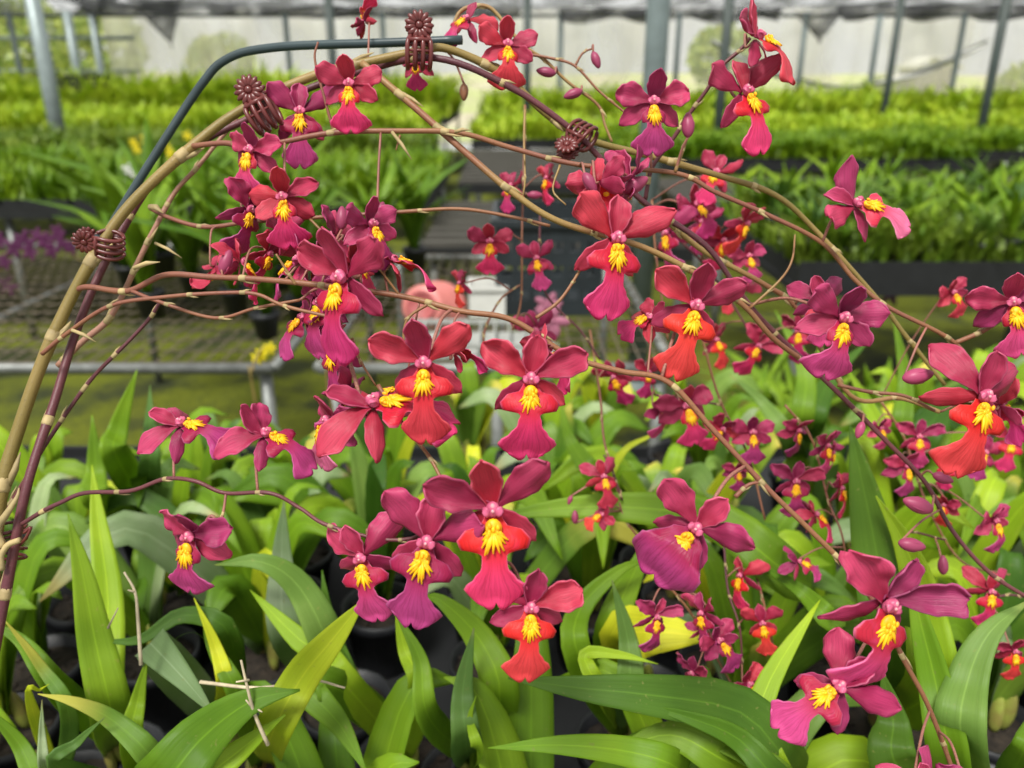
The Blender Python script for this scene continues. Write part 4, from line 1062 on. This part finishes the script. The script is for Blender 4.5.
def flat_bench(label, x0, x1, y0, y1, z, trays=True, lip=0.0):
    t = thing('nursery_bench', label, 'bench', Vector(((x0 + x1) / 2, (y0 + y1) / 2, 0)))
    mb = MB(); mb.box((x0, y0, z - .03), (x1, y1, z)); build('bench_top', mb, 'tray', t, False)
    for ya, yb, zt in ((y0 - .012, y0, .035 + lip), (y1, y1 + .012, .02)):
        mb = MB(); mb.box((x0, ya, z - .03), (x1, yb, z + zt)); build('edge_rail', mb, 'tray', t, False)
    if trays:
        mb = MB(); n = max(2, int((x1 - x0) / .36))
        for k in range(n):
            xa = x0 + (x1 - x0) * k / n + .01; xb = x0 + (x1 - x0) * (k + 1) / n - .01
            mb.box((xa, y0 + .01, z), (xb, y1 - .01, z + .06))
        ob = build('potting_trays', mb, 'tray', t, False)
    n = max(2, int((x1 - x0) / 1.6))
    for k in range(n + 1):
        for y in (y0 + .05, y1 - .05):
            x = x0 + .05 + (x1 - x0 - .1) * k / n
            mb = MB(); mb.tube([Vector((x, y, 0)), Vector((x, y, z - .03))], .022, 8); build('leg', mb, 'galv', t)
    return t
flat_bench('long dark bench behind the wire bench at left, full of low green seedlings', -4.8, -.45, 4.15, 5.85, .70)
mass('low dense green seedlings on the long bench behind the left wire bench', -4.8, -.45, 4.17, 5.85, .76, .18, 14000, 'blade', 1, .008)
flat_bench('narrow dark bench in the second row back at left', -6.5, -.7, 6.7, 8.0, .72)
mass('green and whitish seedlings on the second bench back at left', -6.5, -.7, 6.7, 8.0, .78, .16, 11000, 'blade_mid', 2, .009)
flat_bench('dark bench in the third row back at left', -8.5, -.9, 9.0, 10.8, .74)
mass('tall bright seedlings on the third bench back at left', -8.5, -.9, 9.0, 10.8, .80, .26, 13000, 'blade_bright', 3, .012)
flat_bench('farthest dark bench at left under the wall sheeting', -11, -.9, 11.8, 14.8, .76)
mass('tallest yellow-green plants on the farthest left bench', -11, -.9, 11.8, 14.8, .82, .58, 12000, 'blade_bright', 4, .030)
flat_bench('dark bench at centre in the second row, seedlings behind the arch', .9, 3.5, 6.2, 7.9, .72)
mass('short green seedlings on the centre bench behind the arch',   .9, 3.5, 6.2, 7.9, .78, .16, 11000, 'blade', 5, .009)
flat_bench('dark bench at right in the third row back', -.4, 8.5, 8.2, 10.2, .72)
mass('bright lime seedlings on the third bench back at right', -.4, 8.5, 8.2, 10.2, .78, .22, 13000, 'blade_bright', 6, .016)
flat_bench('farthest dark bench at right under the clear sheeting', -.4, 12, 11.5, 14.5, .74)
mass('lime green plants on the farthest right bench', -.4, 12, 11.5, 14.5, .80, .42, 12000, 'blade_bright', 7, .022)
flat_bench('dark bench at far right, second row, behind the leaning post', 3.6, 8.5, 6.9, 7.9, .72)
mass('green seedlings on the far right second row bench', 3.6, 8.5, 6.9, 7.9, .78, .18, 9000, 'blade', 8, .009)
# right mid bench with individually visible plants
flat_bench('nearest bench at right with leafy young orchids and a dark front edge', 1.0, 4.2, 2.75, 4.05, .66, True, .055)

protos = []
def seedling_proto(k, seed, mats, hgt, wid, nl, pot=True):
    rg = random.Random(seed)
    root = thing('young_orchid', 'leafy young orchid in a small black pot', 'potted orchid', Vector((0, 0, 0)))
    mb = MB(); r = .035
    if pot:
        mb.lathe(Vector(), [(r * .02, 0), (r * .75, 0), (r * .98, .05), (r * 1.08, .052), (r * 1.08, .065), (r * .9, .065), (r * .85, .058), (r * .02, .058)], 12)
        build('pot', mb, 'pot', root)
    mb = MB()
    for li in range(nl):
        a = 2 * PI * li / nl + rg.uniform(-.4, .4); L = hgt * rg.uniform(.6, 1.05); ln = rg.uniform(.25, 1.1); d = Vector((math.cos(a), math.sin(a), 0)); b = Vector((0, 0, .05))
        leaf_mb(mb, [b, b + d * L * ln * .2 + Vector((0, 0, L * .5)), b + d * L * ln * .8 + Vector((0, 0, L * (1 - .25 * ln)))], wid * rg.uniform(.7, 1.1), .2, rg.uniform(-.4, .4), rows=6, cols=3, th=.0006)
    build('foliage', mb, mats, root)
    return root
for k in range(5): protos.append(seedling_proto(k, 30 + k, ['leaf_mid', 'leaf_mid', 'leaf_bright', 'leaf_grey', 'leaf_mid'][k], [.15, .13, .18, .14, .16][k], .018, 13))
pr = random.Random(21); used = [False] * 5
def put(k, loc, rz, sc, label, group):
    if not used[k]:
        used[k] = True; o = protos[k]; o.location = loc; o.rotation_euler.z = rz; o.scale = (sc, sc, sc)
    else: o = copy_tree(protos[k], loc, rz, sc)
    o['label'] = label
    if group: o['group'] = group
    elif 'group' in o: del o['group']
    return o
yy = 2.85
while yy < 4.0:
    xx = 1.08
    while xx < 4.15:
        q = proj(Vector((xx, yy, .8)))
        if q[0] < 1120 and pr.random() < .9:
            put(pr.randrange(5), Vector((xx + pr.uniform(-.02, .02), yy + pr.uniform(-.02, .02), .72)), pr.uniform(0, 6.28), pr.uniform(.95, 1.6), 'small leafy orchid in black pot on the nearest right bench', 'young orchids on the nearest right bench')
        xx += .118
    yy += .118
mass('tangle of small green leaves filling the nearest right bench between the pots', 1.02, 4.18, 2.78, 4.02, .72, .17, 9000, 'blade_mid', 9, .008)
# bigger leafy plants on the left wire bench, in black pots
big = [seedling_proto(9, 77, 'leaf_mid', .38, .036, 15), seedling_proto(10, 78, 'leaf_mid', .34, .038, 14)]
used2 = [False, False]
spots = [(150, 300, 2.35, 'dark leafy orchid on the wire bench, just right of the lower left claw clip'), (195, 290, 2.6, 'leafy orchid behind the pinkish jointed stem on the wire bench'), (235, 300, 2.4, 'leafy orchid on the wire bench just left of the flower mass'),
         (120, 262, 3.1, 'leafy orchid at the back edge of the wire bench, by the left clip'), (280, 285, 2.7, 'leafy orchid on the wire bench hidden partly by the flower mass'), (320, 262, 3.2, 'leafy orchid at the far right corner of the left wire bench'),
         (210, 258, 3.3, 'leafy orchid at the back edge of the wire bench, middle'), (415, 250, 3.0, 'leafy orchid on the centre bench left of the crate'), (265, 315, 2.15, 'leafy orchid near the front edge of the left wire bench'), (380, 262, 2.9, 'leafy orchid on the centre bench corner beside the gap'), (165, 275, 2.9, 'leafy orchid on the wire bench behind the pinkish stem, middle row'), (255, 280, 2.9, 'leafy orchid on the wire bench behind the upper flower clump'), (300, 300, 2.3, 'leafy orchid on the wire bench below the flower clump'), (130, 285, 2.75, 'leafy orchid on the wire bench just behind the lower left clip')]
for i, (px, py, Y, lab) in enumerate(spots):
    k = i % 2; p = PY(px, py, Y); p.z = .668
    if not used2[k]: used2[k] = True; o = big[k]; o.location = p; o.scale = (1.25,) * 3
    else: o = copy_tree(big[k], p, pr.uniform(0, 6), pr.uniform(1.05, 1.4))
    o['label'] = lab
# plants along the front of the right bench and centre-right gap
for i, (px, Y) in enumerate([(820, 2.1), (860, 1.95), (905, 2.0), (950, 1.9), (1000, 2.05), (780, 2.3), (760, 1.9)]):
    p = PZ(px, 330, .60); p.y = Y; p.x = (px - 512) / F * Y * 1.02; p.z = .25
    o = copy_tree(big[i % 2], p, i * 1.3, 1.0)
    o['label'] = 'shaded leafy orchid on the low shelf in the aisle at right'; o['group'] = 'shaded plants on the low shelf'
t = thing('low_shelf', 'low dark shelf in the aisle at right, under shaded plants', 'shelf', Vector((1.0, 2.1, 0)))
mb = MB(); mb.box((.45, 1.78, .225), (1.6, 2.42, .25)); build('shelf_top', mb, 'tray', t, False)
for x in (.5, 1.55):
    for y in (1.82, 2.38): mb = MB(); mb.tube([Vector((x, y, 0)), Vector((x, y, .225))], .015, 8); build('leg', mb, 'galv', t)
# boards / slats of the empty bench behind the arch centre
def slats(label, x0, x1, y0, y1, z, n, mat='wood'):
    t = thing('slatted_bench', label, 'bench', Vector(((x0 + x1) / 2, (y0 + y1) / 2, 0)))
    mb = MB()
    for k in range(n):
        y = y0 + (y1 - y0) * k / (n - 1); mb.box((x0, y - .03, z - .015), (x1, y + .03, z + .01))
    build('slats', mb, mat, t, False)
    for ya in (y0 - .05, y1 + .03):
        mb = MB(); mb.box((x0, ya, z - .08), (x1, ya + .02, z - .015)); build('edge_rail', mb, 'tray', t, False)
    for x in (x0 + .05, x1 - .05):
        for y in (y0, y1): mb = MB(); mb.tube([Vector((x, y, 0)), Vector((x, y, z - .02))], .02, 8); build('leg', mb, 'galv', t)
slats('empty weathered slatted bench behind the centre of the arch', -.42, .85, 3.75, 5.0, .62, 8)
slats('grey slatted bench behind the small flowers at centre right', 1.0, 7.0, 4.5, 5.9, .66, 9)
slats('narrow slatted shelf in the second row gap at left of centre', -.36, .8, 5.5, 7.8, .70, 11)

# purple orchids at far left, white and yellow blooms, purple at right
def tiny_bloom(mb, c, s, rg, n=5):
    for k in range(n):
        a = 2 * PI * k / n + rg.uniform(-.2, .2)
        d = Vector((math.cos(a), -.2, math.sin(a))); p = c + d * s * .5
        R = Matrix.Rotation(-a, 3, 'Y')
        mb.ell(p, s * .5, s * .08, s * .26, R, 8, 5)
    mb.ell(c + Vector((0, -s * .15, 0)), s * .14, s * .16, s * .14, None, 6, 4)
def bloom_plant(label, name, pts, mat, s, stem_pts, seed):
    rg = random.Random(seed); t = thing(name, label, 'orchid spray', stem_pts[0])
    mb = MB(); mb.tube(cr(stem_pts, 5), .0022, 6); build('stem', mb, 'stem_olive', t)
    for p in pts:
        mb = MB(); tiny_bloom(mb, p, s * rg.uniform(.8, 1.15), rg); build('flower', mb, mat, t)
Y = 2.9
bloom_plant('blurred purple orchid blooms at the left edge above the wire bench', 'purple_orchid_spray', [PY(x, y, Y) for x, y in ((5, 262), (14, 248), (25, 240), (8, 285), (30, 252), (0, 240))], 'purple', .04, [Vector((PY(-10, 300, Y).x, Y, .668)), PY(0, 270, Y), PY(15, 240, Y), PY(32, 236, Y)], 1)
bloom_plant('blurred purple orchid blooms second from the left edge', 'purple_orchid_spray', [PY(x, y, Y + .2) for x, y in ((45, 240), (52, 250), (62, 242), (58, 232), (72, 248), (38, 235))], 'purple', .036, [Vector((PY(90, 300, Y).x, Y + .2, .67)), PY(80, 260, Y + .2), PY(60, 236, Y + .2), PY(40, 232, Y + .2)], 2)
bloom_plant('violet orchid spike between the right-hand blooms, over the bench edge', 'purple_orchid_spray', [PY(x, y, 2.9) for x, y in ((892, 258), (890, 248), (898, 272), (893, 285), (902, 262), (891, 295))], 'purple', .04, [Vector((PY(888, 290, 2.9).x, 2.9, .66)), PY(894, 275, 2.9), PY(890, 245, 2.9)], 3)
bloom_plant('yellow blooms on a thin stem in front of the far left bench', 'yellow_orchid_spray', [PY(x, y, 3.9) for x, y in ((134, 143), (146, 140), (137, 150), (168, 150), (172, 156), (188, 136), (160, 158))], 'yellow', .028, [Vector((PY(165, 230, 3.9).x, 3.9, .67)), PY(162, 180, 3.9), PY(150, 140, 3.9), PY(134, 138, 3.9)], 4)
bloom_plant('single white bloom left of the rod', 'white_orchid_spray', [PY(130, 170, 3.6), PY(128, 178, 3.6)], 'white', .035, [Vector((PY(128, 230, 3.6).x, 3.6, .67)), PY(129, 200, 3.6), PY(130, 168, 3.6)], 5)
bloom_plant('bright yellow blooms low behind the left flower mass', 'yellow_orchid_spray', [PY(x, y, 1.55) for x, y in ((262, 354), (270, 348), (258, 358))], 'yellow', .015, [Vector((-.48, 1.5, .0)), PY(255, 400, 1.5), PY(252, 372, 1.52), PY(262, 348, 1.55), PY(272, 346, 1.55)], 6)
bloom_plant('bright yellow bloom glimpsed behind the big side-facing flower', 'yellow_orchid_spray', [PY(x, y, 1.2) for x, y in ((322, 312), (318, 322))], 'yellow', .026, [Vector((-.26, 1.2, .67)), PY(330, 400, 1.2), PY(326, 350, 1.2), PY(320, 312, 1.2)], 7)
bloom_plant('faded mauve bloom drooping in front of the dark crate', 'mauve_orchid_spray', [PY(x, y, 1.6) for x, y in ((548, 305), (552, 320), (545, 332))], 'mauve', .035, [Vector((.1, 1.6, 0)), PY(560, 395, 1.6), PY(556, 350, 1.6), PY(548, 300, 1.6)], 8)
# black box on the far left bench, white blossoms tray at right
crate('small black box standing on the far left bench by the pale post', *(lambda p: (p.x - .35, p.x + .35))(PY(82, 88, 12.2)), 11.9, 12.3, 1.16, .22, 'tray')
# ------------------------------------------------------------------ shell: ground, wall, netting, outside
mb = MB(); mb.grid([[Vector((x, y, .02 * noise.noise(Vector((x, y, 0))))) for x in [-13 + k * .5 for k in range(53)]] for y in [-1 + k * .5 for k in range(36)]])
struct(build('floor', mb, 'ground'))
mb = MB()
G = []
for i in range(9):
    z = 2.55 * i / 8; rowp = []
    for j in range(181):
        x = -7.7 + j * 20.7 / 180
        rowp.append(Vector((x, 16.4 + .10 * math.sin(x * 3.1) + .05 * math.sin(x * 7.7 + z) + .12 * noise.noise(Vector((x * .8, z, 3))), z)))
    G.append(rowp)
mb.grid(G, None, .004)
struct(build('wall_back', mb, 'sheet'))
# sagging swag of sheeting at right
t = thing('sagging_sheet', 'loose pale plastic sheet sagging between poles at the right of the far wall', 'plastic sheet', Vector((6, 15.6, 1)))
mb = MB(); G = []
for i in range(7):
    rowp = []
    for j in range(61):
        k = j / 60; x = 3.6 + k * 5.0; sag = 1.15 + .75 * (2 * k - 1) ** 2
        rowp.append(Vector((x, 15.7 + .06 * math.sin(k * 30 + i), sag + .10 * (i / 6) * (1 + .4 * math.sin(k * 9)))))
    G.append(rowp)
mb.grid(G, None, .01); build('sheet', mb, 'whitepot', t)
# wall rails
for i, (z, r) in enumerate(((2.02, .035), (1.45, .03))):
    mb = MB(); mb.tube([Vector((-13, 16.15, z)), Vector((-7.0, 16.15, z))], r, 8); struct(build('trim_%d' % (i + 1), mb, 'post_light'))
mb = MB(); mb.tube([Vector((-13, 16.15, 2.40)), Vector((13, 16.15, 2.40))], .03, 8); struct(build('trim_3', mb, 'post_dark'))
# ceiling shade net (sagging) and hanging folds
mb = MB(); G = []
for i in range(60):
    y = 11.4 + 4.9 * i / 59; rowp = []
    for j in range(121):
        x = -11 + 22 * j / 120
        rowp.append(Vector((x, y, 2.56 - .10 * abs(math.sin(x * .9 + .5 * math.sin(y))) - .07 * abs(math.sin(y * 1.05)) + .05 * noise.noise(Vector((x, y, 7))))))
    G.append(rowp)
mb.grid(G, None, .002); struct(build('ceiling', mb, 'net_roof'))
def fold(label, px0, px1, ytop, ybot, pxb, Y, skew=0):
    a, b = PY(px0, ytop, Y), PY(px1, ytop, Y); c = PY(pxb, ybot, Y)
    t = thing('hanging_net', label, 'shade net', Vector((a.x, Y, a.z)))
    mb = MB(); G = []
    for i in range(12):
        k = i / 11; rowp = []
        for j in range(25):
            u = j / 24
            top = a.lerp(b, u) + Vector((0, 0, .10 - .05 * math.sin(PI * u))); p = top.lerp(c, k ** 1.2 * (1 - .25 * abs(u - .5)))
            rowp.append(p + Vector((0, .07 * math.sin(u * 17) * (1 - k * .5), .03 * math.sin(u * 9) * k)))
        G.append(rowp)
    mb.grid(G, None, .004); build('net_cloth', mb, 'net', t)
fold('grey shade net bunched and hanging in a point at upper left', 125, 187, 4, 46, 172, 12.0)
fold('black shade net gathered into a triangle at upper right', 790, 842, 18, 42, 820, 12.0)
fold('dark loop of shade net hanging left of the pointed fold', 60, 128, 2, 20, 95, 12.0)
# drooping edges of the net: long swags along the top
for lab, x0, x1, y, sag in (('loose swag of grey net along the top left', 78, 250, 2, 14), ('loose swag of grey net along the top centre', 260, 520, 6, 12), ('loose swag of grey net right of the centre post', 560, 780, 8, 14), ('loose swag of black net along the top right', 840, 1060, 4, 16)):
    t = thing('net_swag', lab, 'shade net', PY(x0, y, 12.6)); mb = MB(); G = []
    for i in range(6):
        rowp = []
        for j in range(60):
            u = j / 59; p = PY(x0 + (x1 - x0) * u, y + (i / 5) * sag * (.6 + .5 * abs(math.sin(u * 9.4 + x0)) ) , 12.6); p.y += .1 * math.sin(u * 23 + i); rowp.append(p)
        G.append(rowp)
    mb.grid(G, None, .004); build('net_cloth', mb, 'net', t)
# outside: rising ground, hut, bushes
mb = MB(); G = []
for i in range(30):
    y = 16.8 + i * 1.4; rowp = []
    for j in range(60):
        x = -40 + j * 80 / 59
        rowp.append(Vector((x, y, max(0, (y - 18) * .040) + .2 * noise.noise(Vector((x * .15, y * .15, 1))))))
    G.append(rowp)
mb.grid(G); struct(build('terrain', mb, 'lawn'))
def bush(name, label, x, y, z, s, seed, n=900, mat='bush'):
    rg = random.Random(seed); t = thing(name, label, 'bush' if s < 2 else 'tree', Vector((x, y, z)))
    mb = MB()
    mb.tube([Vector((x, y, z - .2)), Vector((x + .1, y, z + s * .5)), Vector((x, y, z + s * .8))], [s * .06, s * .045, s * .02], 7)
    for k in range(5):
        a = k * 1.3; mb.tube([Vector((x, y, z + s * .4)), Vector((x + math.cos(a) * s * .35, y + math.sin(a) * s * .3, z + s * (.7 + .08 * k)))], [s * .025, s * .01], 5)
    build('trunk', mb, 'trunk', t)
    mb = MB()
    for k in range(n):
        d = Vector((rg.gauss(0, 1), rg.gauss(0, 1), rg.gauss(0, 1))).normalized() * rg.uniform(.5, 1) ** .5
        p = Vector((x + d.x * s * .62, y + d.y * s * .5, z + s * .62 + d.z * s * .5)) + Vector((0, 0, s * .12 * noise.noise(d * 2 + Vector((seed, 0, 0)))))
        u = Vector((rg.uniform(-1, 1), rg.uniform(-1, 1), rg.uniform(-.3, 1))).normalized(); v = u.cross(Vector((rg.uniform(-1, 1), 1, 0))).normalized(); q = s * .075
        o = len(mb.v); mb.v += [p - u * q, p - v * q * .5, p + u * q, p + v * q * .5]; mb.f.append((o, o + 1, o + 2, o + 3)); mb.uv.append([(0, 0)] * 4); mb.mi.append(0)
    build('foliage', mb, mat, t)
for i, (px, Y, s, lab) in enumerate([(25, 24, 2.6, 'leafy tree outside behind the left edge posts'), (150, 33, 2.8, 'leafy tree outside left of the hanging net'), (150, 22, 1.5, 'low bush outside under the hanging net'), (255, 30, 2.0, 'bush outside faint behind the sheeting left of the arch top'), (840, 24, 1.0, 'small green bush outside left of the hut'), (970, 25, 1.3, 'green bush outside right of the hut'), (60, 20, 1.2, 'low bright bush outside by the pale posts'), (5, 30, 2.6, 'taller tree outside at the left edge'), (90, 40, 3.4, 'distant tree outside between the pale posts'), (190, 19, .8, 'dark low bush outside under the net point'), (700, 34, 2.4, 'faint bush outside behind the centre posts')]):
    x = (px - 512) / F * Y * 1.05
    bush('outdoor_bush' if s < 2 else 'outdoor_tree', lab, x, Y, max(0, (Y - 18) * .040), s, 60 + i)
p = PY(927, 78, 20); hx = p.x
t = thing('garden_hut', 'small white-roofed hut outside, seen through the sheeting at right', 'hut', Vector((hx, 20, .1)))
mb = MB(); mb.box((hx - .42, 19.6, 0), (hx + .42, 20.5, 1.56)); build('hut_walls', mb, 'hut_wall', t, False)
mb = MB(); G = [[Vector((hx - .55, y, 1.54)), Vector((hx - .2, y, 1.76)), Vector((hx + .2, y, 1.76)), Vector((hx + .55, y, 1.54))] for y in (19.5, 20.6)]; mb.grid(G, None, .05); build('roof', mb, 'hut_roof', t)

# ------------------------------------------------------------------ light, sky, camera
w = bpy.data.worlds.new('overcast'); bpy.context.scene.world = w; w.use_nodes = True
nt = w.node_tree; nt.nodes.clear(); ns, ln = nt.nodes, nt.links
tc = ns.new('ShaderNodeTexCoord'); sx = ns.new('ShaderNodeSeparateXYZ'); ln.new(tc.outputs['Generated'], sx.inputs[0])
cr_ = ns.new('ShaderNodeValToRGB'); ln.new(sx.outputs[2], cr_.inputs[0])
e = cr_.color_ramp.elements; e[0].position = 0.0; e[0].color = (.92, .93, .90, 1); e[1].position = .75; e[1].color = (1.0, 1.0, .98, 1)
bg = ns.new('ShaderNodeBackground'); ln.new(cr_.outputs[0], bg.inputs[0]); bg.inputs[1].default_value = .86
out = ns.new('ShaderNodeOutputWorld'); ln.new(bg.outputs[0], out.inputs[0])
sd = bpy.data.lights.new('sun', 'SUN'); sd.energy = 4.8; sd.angle = math.radians(16); sd.color = (1, .98, .92)
so = bpy.data.objects.new('sun', sd); C.objects.link(so); so.rotation_euler = (math.radians(28), math.radians(-14), 0)

cd = bpy.data.cameras.new('camera'); cam = bpy.data.objects.new('camera', cd); C.objects.link(cam)
cam.location = CAM; cam.rotation_euler = (PI / 2 - PITCH, 0, 0)
cd.sensor_width = 36; cd.lens = F * 36 / 1024; cd.clip_start = .02; cd.clip_end = 200
cd.dof.use_dof = True; cd.dof.focus_distance = .41; cd.dof.aperture_fstop = cd.lens / 3.8
sc = bpy.context.scene; sc.camera = cam
sc.view_settings.view_transform = 'Standard'; sc.view_settings.look = 'None'; sc.view_settings.gamma = 1
sc.view_settings.use_curve_mapping = False; sc.view_settings.exposure = 0.0
sc.cycles.transparent_max_bounces = 16
sc.cycles.max_bounces = 8
